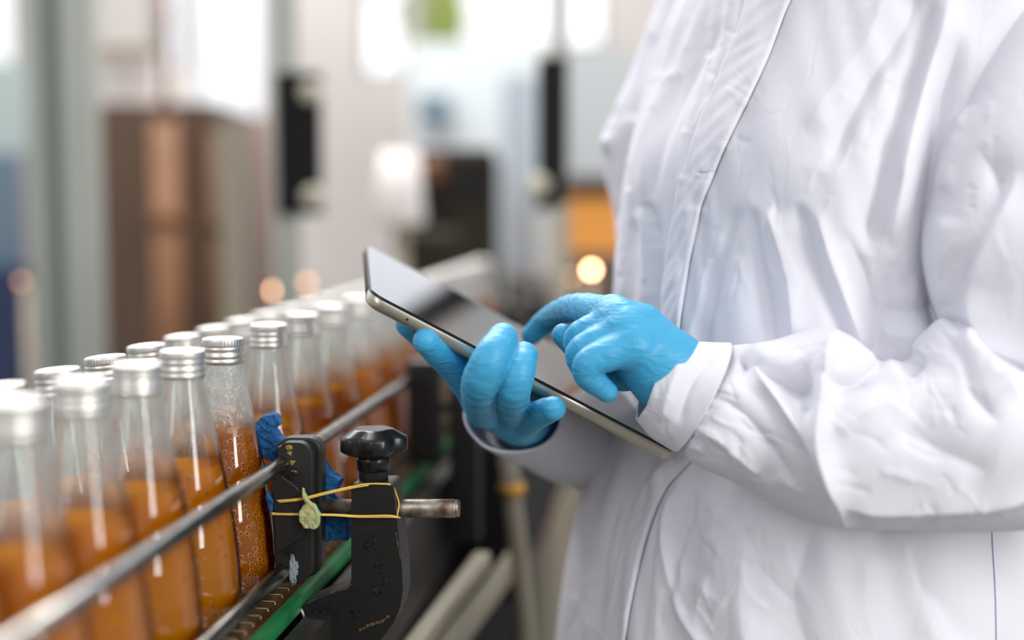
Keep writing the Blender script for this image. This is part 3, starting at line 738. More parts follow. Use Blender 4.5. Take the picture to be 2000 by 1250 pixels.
# body under the clothes (one continuous surface)
def tc_at(y): 
    h = hof(y); k = np.argmin(abs(RR[:, 0]-h)); return RR[k]
def bp(y, u, v, dz=0):   # u along shoulders, v forward, in metres
    r = tc_at(y); return np.array([r[1]+AV[0]*u+NV[0]*v, r[2]+AV[1]*u+NV[1]*v, r[0]+dz])
r_ = tc_at(-60); shz = r_[0]
near_sh = un(2100, 90, .885); far_sh = un(1400, 60, 1.17)
near_el = un(2050, 850, .85); near_wr = un(1335, 768, .884)
far_el = un(1225, 850, 1.17); far_wr = un(1075, 840, 1.03)
neck = bp(-290, 0, 0, .02); head = neck+np.array([NV[0]*.03, NV[1]*.03, .15]); pel = bp(1300, 0, -.02); foot = []
def body_f(P):
    L = [(bp(-100, 0, 0), bp(400, 0, 0), .085, .085), (bp(400, 0, 0), bp(1000, 0, 0), .085, .09), (bp(1000, -.05, 0), bp(1000, .05, 0), .09, .09),
         (bp(-60, -.10, -.01), bp(-60, .10, -.01), .055, .055), (bp(120, -.06, .02), bp(120, .06, .02), .08, .08),
         (bp(-100, 0, -.01), neck, .055, .048), (neck, head-ZV*.05, .048, .055)]
    d = None
    for a, b, x, y in L: q = rcone(P, a, b, x, y); d = q if d is None else smin(d, q, .05)
    hd = np.linalg.norm((P-head)/np.array([.078, .092, .112]), axis=-1); hd = (hd-1)*.08
    d = smin(d, hd, .03)
    fwd = np.array([NV[0], NV[1], 0]); sid = np.array([AV[0], AV[1], 0])
    d = smin(d, rcone(P, head+fwd*.078+ZV*.01, head+fwd*.100-ZV*.022, .009, .014), .015)
    d = smin(d, rcone(P, head+fwd*.055-ZV*.085, head+fwd*.062-ZV*.088, .03, .02), .03)
    for s_ in (-1, 1):
        d = smin(d, rcone(P, head+sid*s_*.083+ZV*.015, head+sid*s_*.083-ZV*.02, .012, .009), .008)
        d = np.maximum(d, -(np.linalg.norm(P-(head+fwd*.098+sid*s_*.032+ZV*.012), axis=-1)-.016))
    for sh, el, wr in ((near_sh, near_el, near_wr), (far_sh, far_el, far_wr)):
        d = smin(d, rcone(P, sh, el, .044, .034), .03); d = smin(d, rcone(P, el, wr, .034, .019), .01)
    for s_ in (-1, 1):
        hp = bp(1150, .07*s_, 0); kn_ = bp(2300, .08*s_, 0).copy(); kn_[2] = .48; ft = kn_.copy(); ft[2] = .07
        d = smin(d, rcone(P, hp, kn_, .085, .055), .04); d = smin(d, rcone(P, kn_, ft, .055, .038), .02)
        d = smin(d, rcone(P, ft-ZV*.035, ft-ZV*.04+fwd*.15, .033, .028), .02)
    return d
V, F = surface_nets(body_f, np.array([-.25, .55, -.01]), np.array([.75, 1.5, 1.82]), .011)
me = bpy.data.meshes.new('person'); me.from_pydata([tuple(v) for v in V], [], [tuple(int(i) for i in f) for f in F]); me.update()
hz = V[F[:, 0], 2]
me.materials.append(M_skin); me.materials.append(M_trouser); me.polygons.foreach_set('material_index', (hz < .95).astype(np.int32)); me.polygons.foreach_set('use_smooth', [True]*len(me.polygons))
per = bpy.data.objects.new('person', me); COL.objects.link(per)
sm = per.modifiers.new('smooth', 'SMOOTH'); sm.iterations = 4
tag(per, 'person in a long white lab coat and blue gloves tapping a tablet', 'person')
coat = None
# hair
def hair_f(P):
    hd = (np.linalg.norm((P-(head+ZV*.012-np.array([NV[0], NV[1], 0])*.008))/np.array([.088, .10, .116]), axis=-1)-1)*.085
    fwd = np.array([NV[0], NV[1], 0]); cut = (P-(head+fwd*.03+ZV*.03))@(fwd*.8-ZV*.6)
    return np.maximum(hd, cut)
Vh, Fh = surface_nets(hair_f, head-.15, head+.15, .006)
mesh('hair', Vh, Fh, M_hair, per)

# coat body
uu = np.linspace(0, 1, 900, endpoint=False); th = np.interp(uu, [0, .14, .84, 1.0], [-PI, -1.15, 2.15, PI])
# denser sampling toward the camera side
G = np.zeros((len(RR), len(th), 3))
for i, (hgt, cx, cy, a, b) in enumerate(RR):
    X, Y = ellipse(cx, cy, a, b, th); G[i] = np.stack([X, Y, np.full_like(X, hgt)], -1)
def torso_extra(V, N):
    P = project(V); f = np.clip(-(N@FW)*1.2+.4, 0, 1)
    d = .010*np.exp(-(((P[:, 0]-1560)/210)**2+((P[:, 1]-310)/200)**2))*f
    d += .010*np.exp(-(((P[:, 0]-1275)/80)**2+((P[:, 1]-330)/140)**2))*f
    rs = np.random.RandomState(5)
    # broad hanging folds, stronger low down
    low = np.clip((P[:, 1]-350)/450, 0, 1)
    ang = np.arctan2((V[:, 0]-.25)*AV[0]+(V[:, 1]-CY)*AV[1], (V[:, 0]-.25)*NV[0]+(V[:, 1]-CY)*NV[1])
    d += .0022*low*np.sin(ang*17+.8*np.sin(V[:, 2]*7)+1)*(1+.6*np.sin(ang*5.3+2))
    d += .0010*np.sin(V[:, 2]*55+ang*12+2*np.sin(ang*7))*np.sin(ang*23+V[:, 2]*20)
    return d
torso_folds = [
    (-7, 26, 40, [(1790, -40), (1765, 40), (1690, 160), (1640, 260), (1610, 340)]),
    (4, 26, 20, [(1730, -40), (1705, 60), (1640, 150), (1570, 260)]),
    (-9, 22, 30, [(1830, -20), (1800, 80), (1735, 290), (1700, 420), (1690, 500)]),
    (7, 24, 22, [(1860, -20), (1830, 90), (1785, 250), (1760, 380), (1740, 480)]),
    (-14, 22, 26, [(1880, 60), (1845, 170), (1828, 300), (1812, 420), (1812, 520), (1840, 640), (1860, 720)]),
    (-4.5, 12, 16, [(1450, 400), (1412, 500), (1385, 610), (1368, 700)]),
    (3.2, 16, 16, [(1430, 420), (1385, 520), (1352, 660), (1340, 720)]),
    (-5, 12, 18, [(1470, 400), (1478, 480), (1500, 600), (1510, 700)]),
    (4.5, 18, 16, [(1500, 400), (1520, 470), (1545, 570), (1552, 700)]),
    (-5.5, 14, 20, [(1548, 395), (1572, 440), (1600, 540), (1640, 650), (1650, 700)]),
    (4.5, 14, 14, [(1590, 400), (1630, 520), (1675, 640), (1692, 690)]),
    (-4.5, 14, 26, [(1640, 440), (1690, 540), (1712, 640), (1715, 700)]),
    (-4, 16, 22, [(1715, 600), (1770, 612), (1810, 606), (1840, 590)]),
    (3, 18, 18, [(1720, 648), (1770, 655), (1830, 640)]),
    (4.5, 22, 22, [(1330, -30), (1290, 130), (1262, 300), (1240, 420)]),
    (-4.5, 14, 20, [(1420, 30), (1350, 150), (1290, 290), (1262, 420)]),
    (-4, 10, 12, [(1262, 390), (1282, 450), (1290, 540), (1292, 640)]),
    (3, 10, 10, [(1250, 400), (1262, 500), (1262, 620)]),
    (-3.5, 10, 12, [(1240, 420), (1238, 520), (1228, 620)]),
    (-5, 34, 40, [(1600, 1010), (1560, 1100), (1548, 1180), (1580, 1290), (1590, 1400)]),
    (4, 30, 30, [(1500, 960), (1455, 1080), (1450, 1200), (1470, 1320)]),
    (-3.5, 14, 20, [(1345, 900), (1290, 980), (1270, 1060), (1262, 1150), (1250, 1300)]),
    (3.2, 10, 12, [(1330, 930), (1296, 1010), (1300, 1090), (1330, 1200), (1390, 1290)]),
    (-2.6, 10, 12, [(1360, 960), (1335, 1040), (1318, 1120), (1310, 1200)]),
    (-3, 12, 14, [(1215, 960), (1185, 1050), (1170, 1180), (1150, 1290)]),
    (-3, 30, 30, [(1780, 1060), (1800, 1140), (1850, 1200), (1900, 1280)]),
    (2.5, 30, 30, [(1700, 1080), (1690, 1180), (1720, 1300)]),
]
torso_folds += creases(1395, 250, 60, 200, 15, 16, .9, 7, 22, 1)+creases(1330, 1080, 60, 150, 84, 26, 1.1, 8, 45, 2)+creases(1450, 1100, 130, 130, 80, 18, .8, 9, 50, 3)
torso_folds += creases(1240, 480, 40, 160, 84, 14, 1.0, 8, 45, 4)+creases(1500, 480, 130, 90, 82, 22, .9, 8, 45, 5)+creases(1700, 330, 120, 200, 112, 16, .9, 9, 50, 6)+creases(1160, 1120, 30, 120, 98, 10, .8, 8, 50, 7)
torso_folds += creases(1330, 120, 50, 120, 112, 10, .9, 8, 45, 8)+creases(1770, 560, 70, 60, 100, 12, 1.0, 8, 30, 9)+creases(1600, 1130, 250, 80, 88, 14, .6, 10, 55, 10)
coat, Vt, Ft = grid_mesh('lab_coat', G, M_cloth, per, torso_folds, extra=torso_extra)
coat['label'] = 'white cotton lab coat body'
bvh = BVHTree.FromPolygons([tuple(v) for v in Vt], [tuple(int(i) for i in f) for f in Ft])
def on_coat(px, py, off=.001, tree=None):
    d = Vector(un(px, py, 1.0)-CAMP).normalized()
    hit, nrm, _, _ = (tree or bvh).ray_cast(Vector(CAMP), d)
    if hit is None: return None, None
    if nrm.dot(d) > 0: nrm = -nrm
    return np.array(hit+nrm*off), np.array(nrm)

# placket strip with rows of stitches
PL = [(1474, -60), (1462, 0), (1440, 70), (1420, 120), (1390, 190), (1360, 270), (1334, 350), (1318, 430), (1310, 500), (1302, 560), (1298, 620), (1296, 700)]
PR = [(1590, -60), (1548, 0), (1520, 70), (1500, 120), (1468, 190), (1428, 270), (1398, 340), (1374, 400), (1358, 470), (1345, 540), (1334, 610), (1326, 700)]
PL2 = [(1350, 850), (1318, 890), (1262, 950), (1238, 1010), (1215, 1090), (1200, 1160), (1186, 1230), (1176, 1300), (1160, 1500), (1140, 1750), (1120, 2000)]
PR2 = [(1392, 850), (1360, 890), (1308, 950), (1280, 1010), (1256, 1090), (1240, 1160), (1228, 1230), (1220, 1300), (1210, 1500), (1195, 1750), (1180, 2000)]
def strip(name, L, R, nn, mm, parent, off=.0036):
    a = spline(L, nn); b = spline(R, nn); G = np.zeros((nn, mm, 3)); ok = True
    for i in range(nn):
        for j in range(mm):
            f = j/(mm-1); q = a[i]*(1-f)+b[i]*f; e = min(f, 1-f)
            ripple = (.0009*math.sin(i*.04+2*math.sin(i*.017)+f*1.5)*.7+.0004*math.sin(i*.09+f*5+math.sin(i*.03)*3)+.00025*math.sin(i*.37+f*11))*(1-abs(2*f-1))**.5
            p, nr = on_coat(q[0], q[1], off*min(1, .45+e*16)+ripple)
            if p is None: p = G[i-1, j] if i else un(q[0], q[1], 1.0)
            G[i, j] = p
    o, _, _ = grid_mesh(name, G, M_cloth, parent, closed_u=False, thick=0)
    sd = o.modifiers.new('solidify', 'SOLIDIFY'); sd.thickness = .0012; sd.offset = 0
    return G
def stitches(G, cols, parent, name='stitching'):
    mb = MB()
    for c in cols:
        n = len(G); L = G[:, c]
        for i in range(1, n-2, 2):
            mb.tube([L[i]-FW*.0007, L[i+1]-FW*.0007], .00028, 5)
    mb.build(name, M_cloth, parent)
g1 = strip('placket', PL, PR, 260, 24, coat); stitches(g1, (2, 20), coat)
g2 = strip('placket', PL2, PR2, 260, 20, coat); stitches(g2, (2, 16), coat)
# side seam, dark blue thread
M_thread = pbr('lavender_thread', (120, 118, 170), .8)
mb = MB(); pts = [on_coat(x, y, .0002)[0] for x, y in spline([(1936, 1020), (1939, 1080), (1943, 1150), (1945, 1230), (1945, 1300), (1945, 1600), (1945, 2000)], 90)]
mb.tube([p for p in pts if p is not None], .00035, 6).build('side_seam', M_thread, coat)

def tube_cloth(name, st, nn, mm, folds, parent, extra=None, pw=1.0, thick=.0012, ex=1.55):
    """st: (top px, bottom px, Z centre, depth radius)"""
    A = []
    for (T, B, Z, b) in st: A.append([T[0], T[1], B[0], B[1], Z, b])
    A = spline(A, nn); G = np.zeros((nn, mm, 3)); t = np.linspace(0, 2*PI, mm, endpoint=False)
    for i in range(nn):
        tx_, ty_, bx_, by_, Z, b = A[i]; T = un(tx_, ty_, Z); B = un(bx_, by_, Z); c = (T+B)/2; h = (T-B)/2
        ca = np.sign(np.cos(t))*np.abs(np.cos(t))**pw; sa = np.sign(np.sin(t))*np.abs(np.sin(t))**pw
        G[i] = c+h[None]*ca[:, None]+(FW*-b)[None]*sa[:, None]
    return grid_mesh(name, G, M_cloth, parent, folds, extra=extra, thick=thick, ex=ex)
def noise_extra(amp, seed, fr=40):
    rs = np.random.RandomState(seed); K = rs.randn(10, 3)*fr; ph = rs.rand(10)*6
    def f(V, N):
        return amp*sum(np.sin(V@K[i]+ph[i]) for i in range(10))/3.2
    return f
# near arm: upper sleeve
up_st = [((1900, -150), (2120, -170), .93, .06), ((1946, -20), (2190, -40), .90, .065), ((1925, 50), (2190, 60), .885, .068), ((1862, 190), (2180, 190), .87, .070), ((1834, 290), (2170, 290), .86, .070), ((1816, 380), (2170, 390), .855, .068), ((1806, 480), (2180, 490), .85, .068), ((1822, 570), (2190, 590), .85, .066), ((1850, 650), (2200, 700), .85, .062), ((1900, 730), (2200, 800), .85, .056), ((1950, 800), (2180, 900), .85, .045), ((2000, 840), (2120, 920), .85, .02)]
up_f = [(10, 30, 18, [(1990, 330), (1965, 400), (1925, 480), (1898, 560), (1912, 620), (1960, 680), (2040, 720)]),
        (-8, 42, 18, [(1905, 280), (1948, 370), (1930, 450), (1890, 540), (1880, 620)]),
        (4, 26, 26, [(1850, 420), (1840, 500), (1850, 600)]),
        (3.5, 18, 18, [(1890, 200), (1860, 300), (1840, 380)]),
        (-4, 14, 14, [(1945, 20), (1905, 110), (1885, 185), (1855, 230)])]
up_f += creases(1890, 250, 50, 160, 105, 20, .6, 7, 30, 11)+creases(1910, 460, 60, 100, 110, 14, .7, 7, 30, 12)
us, Vu, Fu = tube_cloth('sleeve', up_st, 420, 420, up_f, coat, noise_extra(.0010, 2, 18), ex=1.25)
us['label'] = 'upper sleeve of the near arm'
# near arm: forearm sleeve
fa = [((1420, 682), (1322, 868), .874, .0325), ((1440, 676), (1356, 908), .870, .041), ((1500, 672), (1432, 944), .866, .048), ((1560, 655), (1500, 984), .862, .054), ((1612, 643), (1568, 1014), .858, .058), ((1662, 662), (1622, 1030), .854, .060), ((1705, 700), (1680, 1036), .85, .060), ((1752, 708), (1752, 1036), .846, .062), ((1790, 692), (1800, 1036), .842, .064), ((1822, 650), (1832, 1037), .840, .066), ((1862, 626), (1872, 1038), .838, .067), ((1920, 655), (1930, 1036), .836, .067), ((1990, 690), (2000, 1030), .835, .066), ((2080, 730), (2080, 1010), .835, .060), ((2150, 790), (2140, 970), .84, .05), ((2190, 850), (2180, 910), .845, .02)]
fa_f = [
    (-17, 12, 40, [(1436, 656), (1462, 690), (1498, 716), (1550, 742), (1590, 738)]),
    (12, 30, 12, [(1446, 690), (1470, 702), (1488, 742), (1530, 796), (1580, 870), (1630, 960), (1655, 1040)]),
    (-9, 26, 18, [(1500, 742), (1548, 800), (1580, 880), (1622, 960), (1645, 1020)]),
    (-7, 20, 30, [(1560, 700), (1580, 740), (1582, 790), (1560, 800)]),
    (13, 14, 22, [(1622, 640), (1622, 700), (1612, 760), (1602, 820), (1606, 880), (1636, 950), (1656, 1040)]),
    (-12, 9, 22, [(1606, 742), (1650, 742), (1695, 728), (1728, 702)]),
    (5, 12, 16, [(1640, 655), (1680, 690), (1720, 712), (1770, 706)]),
    (-8, 12, 12, [(1800, 690), (1790, 712), (1768, 732)]),
    (7, 20, 26, [(1784, 700), (1800, 665), (1830, 640), (1862, 622)]),
    (-5, 44, 36, [(1745, 830), (1800, 860), (1870, 900), (1940, 930)]),
    (5, 30, 26, [(1600, 860), (1700, 800), (1780, 770), (1860, 740)]),
    (-6, 20, 20, [(1840, 650), (1880, 700), (1900, 770), (1960, 830)]),
    (6, 22, 22, [(1880, 640), (1930, 700), (1990, 780)]),
    (7, 22, 14, [(1640, 980), (1720, 992), (1830, 990), (1950, 980), (2040, 960)]),
    (-4, 16, 16, [(1380, 770), (1440, 800), (1500, 870), (1560, 960)]),
    (3, 14, 14, [(1360, 830), (1420, 870), (1490, 930)]),
    (-7, 14, 14, [(1890, 650), (1935, 680), (1985, 702), (2040, 715)]),
]
fa_f += creases(1400, 830, 55, 70, 40, 30, 1.0, 6, 26, 13)+creases(1490, 900, 60, 60, 42, 16, 1.0, 7, 34, 14)+creases(1750, 880, 150, 90, 30, 22, .9, 8, 45, 15)+creases(1560, 700, 70, 30, 10, 12, .8, 6, 25, 16)+creases(1850, 740, 90, 70, 60, 18, 1.0, 7, 34, 17)+creases(1820, 1005, 160, 16, 172, 12, .8, 6, 40, 18)
fs, Vf, Ff = tube_cloth('sleeve', fa, 520, 460, fa_f, coat, noise_extra(.0010, 4, 22), ex=1.2)
fs['label'] = 'gathered forearm sleeve of the near arm'
cu = [((1298, 668), (1243, 818), .884, .029), ((1340, 668), (1272, 850), .880, .031), ((1390, 670), (1298, 868), .877, .0345), ((1426, 671), (1318, 882), .873, .0375)]
# cuff front bows toward the hand
cf, Vc, Fc = tube_cloth('cuff', cu, 160, 420, creases(1285, 770, 25, 60, 75, 12, .25, 5, 16, 19)+creases(1290, 845, 20, 20, 70, 10, .35, 4, 12, 20)+[(-2, 10, 12, [(1290, 700), (1262, 760), (1256, 810)]), (2, 12, 12, [(1330, 700), (1310, 760), (1290, 830)]), (-2, 10, 10, [(1400, 690), (1350, 750), (1322, 830)])], coat, noise_extra(.0007, 6, 60), thick=.0022)
bvh_c = BVHTree.FromPolygons([tuple(v) for v in Vc], [tuple(int(i) for i in f) for f in Fc])
mb = MB()
for (A_, B_, nn) in (((1249, 792), (1312, 822), 24), ((1306, 830), (1316, 868), 12)):
    for i in range(0, nn, 2):
        a = [on_coat(A_[0]+(B_[0]-A_[0])*k/nn, A_[1]+(B_[1]-A_[1])*k/nn, .0004, bvh_c)[0] for k in (i, i+1.2)]
        if a[0] is not None and a[1] is not None: mb.tube(a, .0003, 5)
if mb.V: mb.build('stitching', pbr('cream_thread', (200, 196, 170), .8), cf)

# far arm sleeves
fu = [((1370, -150), (1480, -150), 1.17, .05), ((1300, -40), (1440, -40), 1.18, .055), ((1262, 60), (1430, 60), 1.18, .06), ((1232, 140), (1410, 150), 1.18, .062), ((1198, 215), (1390, 230), 1.18, .064), ((1174, 268), (1380, 290), 1.18, .064), ((1180, 335), (1380, 360), 1.18, .062), ((1200, 420), (1390, 440), 1.18, .06), ((1208, 560), (1380, 560), 1.18, .058), ((1200, 700), (1370, 700), 1.18, .055), ((1200, 830), (1330, 860), 1.18, .05), ((1230, 900), (1290, 910), 1.18, .02)]
fuf = [(7, 16, 30, [(1176, 262), (1200, 300), (1216, 360), (1222, 430)]), (-6, 14, 26, [(1186, 270), (1200, 330), (1208, 400), (1216, 440)]), (-5, 16, 20, [(1270, 60), (1245, 160), (1235, 240)]), (4, 20, 20, [(1250, 60), (1220, 150), (1200, 230)])]
s3, _, _ = tube_cloth('sleeve', fu, 260, 260, fuf, coat, noise_extra(.001, 8, 22)); s3['label'] = 'upper sleeve of the far arm'
def axis_tube(name, st, nn, mm, parent, up=ZV, extra=None, thick=.0012, folds=None):
    A = np.array([list(c)+[ra, rb] for c, ra, rb in st]); A = spline(A, nn); C = A[:, :3]
    T = np.gradient(C, axis=0); T /= np.linalg.norm(T, axis=1)[:, None]; G = np.zeros((nn, mm, 3)); t = np.linspace(0, 2*PI, mm, endpoint=False)
    for i in range(nn):
        u = np.cross(T[i], up); u /= np.linalg.norm(u); v = np.cross(u, T[i])
        G[i] = C[i]+A[i, 3]*np.cos(t)[:, None]*u+A[i, 4]*np.sin(t)[:, None]*v
    return grid_mesh(name, G, M_cloth, parent, folds, extra=extra, thick=thick)
e4 = [(un(1040, 824, 1.03), .040, .033), (un(1085, 838, 1.065), .044, .038), (un(1135, 852, 1.10), .050, .043), (un(1185, 860, 1.14), .054, .047), (un(1235, 860, 1.185), .05, .045), (un(1280, 850, 1.22), .02, .02)]
s4, _, _ = axis_tube('sleeve', e4, 220, 260, coat, extra=noise_extra(.0018, 9, 34)); s4['label'] = 'shaded forearm sleeve of the far arm'
e5 = [(un(1002, 810, .985), .0375, .0290), (un(1012, 814, 1.0), .0382, .0300), (un(1024, 819, 1.015), .0392, .0316), (un(1042, 825, 1.032), .0405, .0330)]
c2, _, _ = axis_tube('cuff', e5, 60, 260, coat, extra=noise_extra(.0009, 10, 70), thick=.0024)
# stand-up collar round the neck
cg = np.zeros((14, 160, 3)); tcol = np.linspace(-PI, PI, 160, endpoint=False)
for i in range(14):
    y_ = -306+i*6.5; r0 = tc_at(y_); X, Y = ellipse(r0[1], r0[2], r0[3]+.004+.0004*i, r0[4]+.004+.0004*i, tcol); cg[i] = np.stack([X, Y, np.full_like(X, r0[0])], -1)
grid_mesh('collar', cg, M_cloth, coat, thick=.002)

# ------------------------------------------------------------------ gloves
R1 = (.0096, .0092, .0086, .0078)
under = lambda px, py, d: on_tab(px, py, -.009-d)
def J(*a): return [un(*p) for p in a]
# hand under the tablet (palm up)
hA = [
    (J((945, 800, .935), (934, 752, .862), (958, 700, .852), (982, 660, .872)), (.0130, .0122, .0112, .0100)),       # middle
    (J((1004, 812, .945), (1000, 772, .868), (1012, 728, .860), (1023, 695, .876)), (.0122, .0108, .0104, .0095)),    # ring
    (J((1022, 826, .955), (1040, 816, .915), (1058, 806, .893), (1081, 798, .874)), (.0115, .0094, .0087, .0082)),    # little
    (J((932, 775, .945), (892, 720, .915), (862, 692, .898), (832, 666, .885)), (.0125, .0106, .0100, .0088)),    # index
    (J((960, 800, 1.0), (900, 735, .985), (850, 680, .965), (796, 634, .935)), (.0130, .0105, .0096, .0084)),    # thumb
]
wr = un(1034, 816, 1.01)
pA = [(un(948, 785, .948), wr, .0135, .018), (un(975, 800, .950), wr, .0150, .018), (un(1005, 815, .955), wr, .0145, .018), (un(1025, 826, .962), wr, .0125, .018),
      (un(968, 795, .985), wr, .013, .018), (wr, un(1095, 835, 1.07), .0185, .021)]
gl1 = hand_mesh('glove', hA, pA, per, 'blue glove under the tablet, fingers curled over its edge')
tipI = on_tab(1038, 654, .0090)
print('index tip depth', project(tipI))
dI = project(tipI)[2]
hB = [
    ([un(1192, 612, .892), un(1122, 598, (.892+dI)/2-.008), un(1074, 620, dI-.010), tipI], (.0120, .0098, .0090, .0078)),                # index
    (J((1208, 628, .882), (1122, 655, .888), (1138, 700, .905), (1172, 712, .912)), (.0115, .0092, .0084, .0074)),   # middle
    (J((1222, 648, .872), (1124, 684, .872), (1146, 728, .886), (1190, 740, .894)), (.0115, .0092, .0084, .0074)),   # ring
    (J((1238, 678, .862), (1150, 704, .857), (1144, 732, .860), (1186, 766, .868)), (.0120, .0096, .0088, .0070)),   # little
    (J((1262, 712, .900), (1212, 738, .915), (1150, 705, .925), (1100, 654, .925)), (.0135, .0105, .0090, .0080)),   # thumb
]
wB = un(1308, 728, .880)
pB = [(un(1202, 618, .888), wB, .0125, .021), (un(1214, 634, .880), wB, .0135, .021), (un(1228, 655, .872), wB, .0140, .021), (un(1242, 682, .868), wB, .0135, .021),
      (un(1240, 700, .888), wB, .0130, .021), (un(1262, 628, .885), un(1300, 690, .882), .010, .012), (wB, un(1400, 782, .886), .0205, .019)]
gl2 = hand_mesh('glove', hB, pB, per, 'blue glove pointing with its index finger on the screen')

# ------------------------------------------------------------------ hall behind: walls, floor, machines
def bgbox(x0, y0, x1, y1, Z, thick, floor=False, top=None):
    a = un(x0, y0, Z); b = un(x1, y1, Z); c = (a+b)/2; w_ = abs(b[0]-a[0]); z1 = a[2] if top is None else top; z0 = 0.0 if floor else b[2]
    return np.array([c[0], c[1]+thick/2, (z0+z1)/2]), (w_, thick, z1-z0)
def bb(name, rect, Z, thick, mat, label=None, cat=None, parent=None, floor=False, top=None, bv=0, kind=None, group=None):
    c, s = bgbox(*rect, Z, thick, floor, top)
    o = MB().box(c, s).build(name, mat, parent, False)
    if parent is None: recenter(o)
    if bv: bevel(o, bv)
    return tag(o, label, cat, group, kind)
M_wall = pbr('grey_pink_wall', (200, 194, 190), .8, var=.12, vscale=1.5)
M_floor = pbr('concrete_floor', (120, 116, 108), .5, var=.25, vscale=2)
YB = 5.2
def wall_rect(x0, x1, z0, z1): return ((x0+x1)/2, YB+.1, (z0+z1)/2), (x1-x0, .2, z1-z0)
# back wall with window openings given by their places
def px2(x, Z=YB): return float(un(x, 600, Z)[0])
def pz2(y, Z=YB): return float(un(1000, y, Z)[2])
ops = [(-60, 40, 140, -180), (306, 366, 210, -200), (372, 520, 238, -200), (712, 800, 150, -200), (815, 1180, 95, -200), (1300, 1500, 100, -200)]
mb = MB(); zt = 2.95; xs = px2(-900)
last = xs
for (a, b, yb, yt) in ops:
    xa, xb, zb = px2(a), px2(b), pz2(yb)
    c, s = wall_rect(last, xa, 0, zt); mb.box(c, s)
    c, s = wall_rect(xa, xb, 0, zb); mb.box(c, s)
    c, s = wall_rect(xa, xb, pz2(yt), zt) if pz2(yt) < zt else wall_rect(xa, xb, zt-.02, zt); mb.box(c, s); last = xb
c, s = wall_rect(last, px2(2600), 0, zt); mb.box(c, s)
o = mb.build('wall_back', M_wall, None, False); o['kind'] = 'structure'
o = MB().box((0, 2.2, -.05), (9, 8.5, .1)).build('floor', M_floor, None, False); o['kind'] = 'structure'
M_frame = pbr('window_aluminium', (150, 152, 148), .5)
M_pane = bpy.data.materials.new('window_glass'); M_pane.use_nodes = True; t = M_pane.node_tree; t.nodes.clear()
oo = t.nodes.new('ShaderNodeOutputMaterial'); a1 = t.nodes.new('ShaderNodeBsdfTransparent'); a2 = t.nodes.new('ShaderNodeBsdfGlossy'); a2.inputs['Roughness'].default_value = .02; mx = t.nodes.new('ShaderNodeMixShader'); mx.inputs[0].default_value = .06
t.links.new(a1.outputs[0], mx.inputs[1]); t.links.new(a2.outputs[0], mx.inputs[2]); t.links.new(mx.outputs[0], oo.inputs[0])
for k, (a, b, yb, yt) in enumerate(ops):
    e = bpy.data.objects.new(f'window_{k+1}', None); COL.objects.link(e); e['kind'] = 'structure'
    xa, xb, zb, zt2 = px2(a), px2(b), pz2(yb), min(pz2(yt), zt-.02); e.location = ((xa+xb)/2, YB, zb)
    mb = MB(); f_ = .02
    for (c, s) in ((((xa+xb)/2, YB+.05, zb+f_/2), (xb-xa, .05, f_)), (((xa+xb)/2, YB+.05, zt2-f_/2), (xb-xa, .05, f_)), ((xa+f_/2, YB+.05, (zb+zt2)/2), (f_, .05, zt2-zb)), ((xb-f_/2, YB+.05, (zb+zt2)/2), (f_, .05, zt2-zb))): mb.box(c, s)
    mb.build('window_frame', M_frame, e, False)
    MB().box(((xa+xb)/2, YB+.05, (zb+zt2)/2), (xb-xa-.04, .006, zt2-zb-.04)).build('pane', M_pane, e, False)
# tree outside the openings; sunlit brightness is put into its leaf colour
M_leaf = pbr('sunlit_leaves', (214, 236, 110), .7, var=.3, vscale=6, Emission_Strength=0.0)
o = recenter(blob('garden_tree', un(850, 60, 7.5), .16, .16, .34, M_leaf, None, 3, .35, 30)); tag(o, 'sunlit yellow-green tree outside the far window', 'tree')
sun = bpy.data.lights.new('sun', 'SUN'); sun.energy = 0.0

M_alu = pbr('brushed_aluminium_profile', (186, 190, 180), .45, .3, var=.1, vscale=3)
M_alud = pbr('grey_green_panel', (112, 124, 116), .5, .2)  # infill plate of a darker grey-green than the posts
M_brown = pbr('brown_steel_cabinet', (112, 88, 70), .45, .2, var=.25, vscale=4, stretch=(3, 3, .6))
M_copper = pbr('copper', (142, 94, 58), .6, 0., var=.3, vscale=3)
M_beige = pbr('beige_paint', (178, 168, 148), .5)
M_pinkp = pbr('pale_pink_panel', (196, 176, 170), .6)
M_blk = pbr('matt_black_plastic', (20, 20, 20), .75, spec=.3)
M_cream = pbr('cream_plastic', (206, 200, 178), .5)
M_white = pbr('white_enamel', (250, 244, 240), .45)
M_pblue = pbr('pale_blue_enamel', (226, 234, 236), .5, var=.1, vscale=3)
M_slate = pbr('slate_blue_paint', (112, 134, 150), .6)
M_orange = pbr('orange_crate_plastic', (250, 168, 70), .5)
M_dark = pbr('dark_machine_paint', (26, 23, 20), .7, col2=(58, 52, 36), vscale=7, spec=.3)
M_blue = pbr('navy_fabric', (52, 66, 100), .8)
M_brass = pbr('brass', (200, 150, 70), .35, .8)
M_red = pbr('red_paint', (150, 50, 36), .6)

# guard frame posts at the left
for i, (x0, x1, mt, lb, Z) in enumerate(((60, 98, M_alu, 'slim grey aluminium guard post left of the wider one', 2.3), (127, 186, M_alu, 'wide pale aluminium guard post near the left edge', 2.2))):
    e = empty('guard_post', tuple(un((x0+x1)/2, 600, Z)*np.array([1, 1, 0])), lb, 'post')
    bb('upright', (x0, -300, x1, 1250, ), Z, .05, mt, parent=e, floor=True)
    c, s = bgbox(x0-6, 1200, x1+6, 1250, Z, .07, True); MB().box((c[0], c[1]-.01, .01), (s[0], .09, .02)).build('foot_plate', M_dsteel, e, False)
bb('infill_panel', (98, -300, 128, 1250), 2.25, .02, M_alud, parent=e, floor=True)
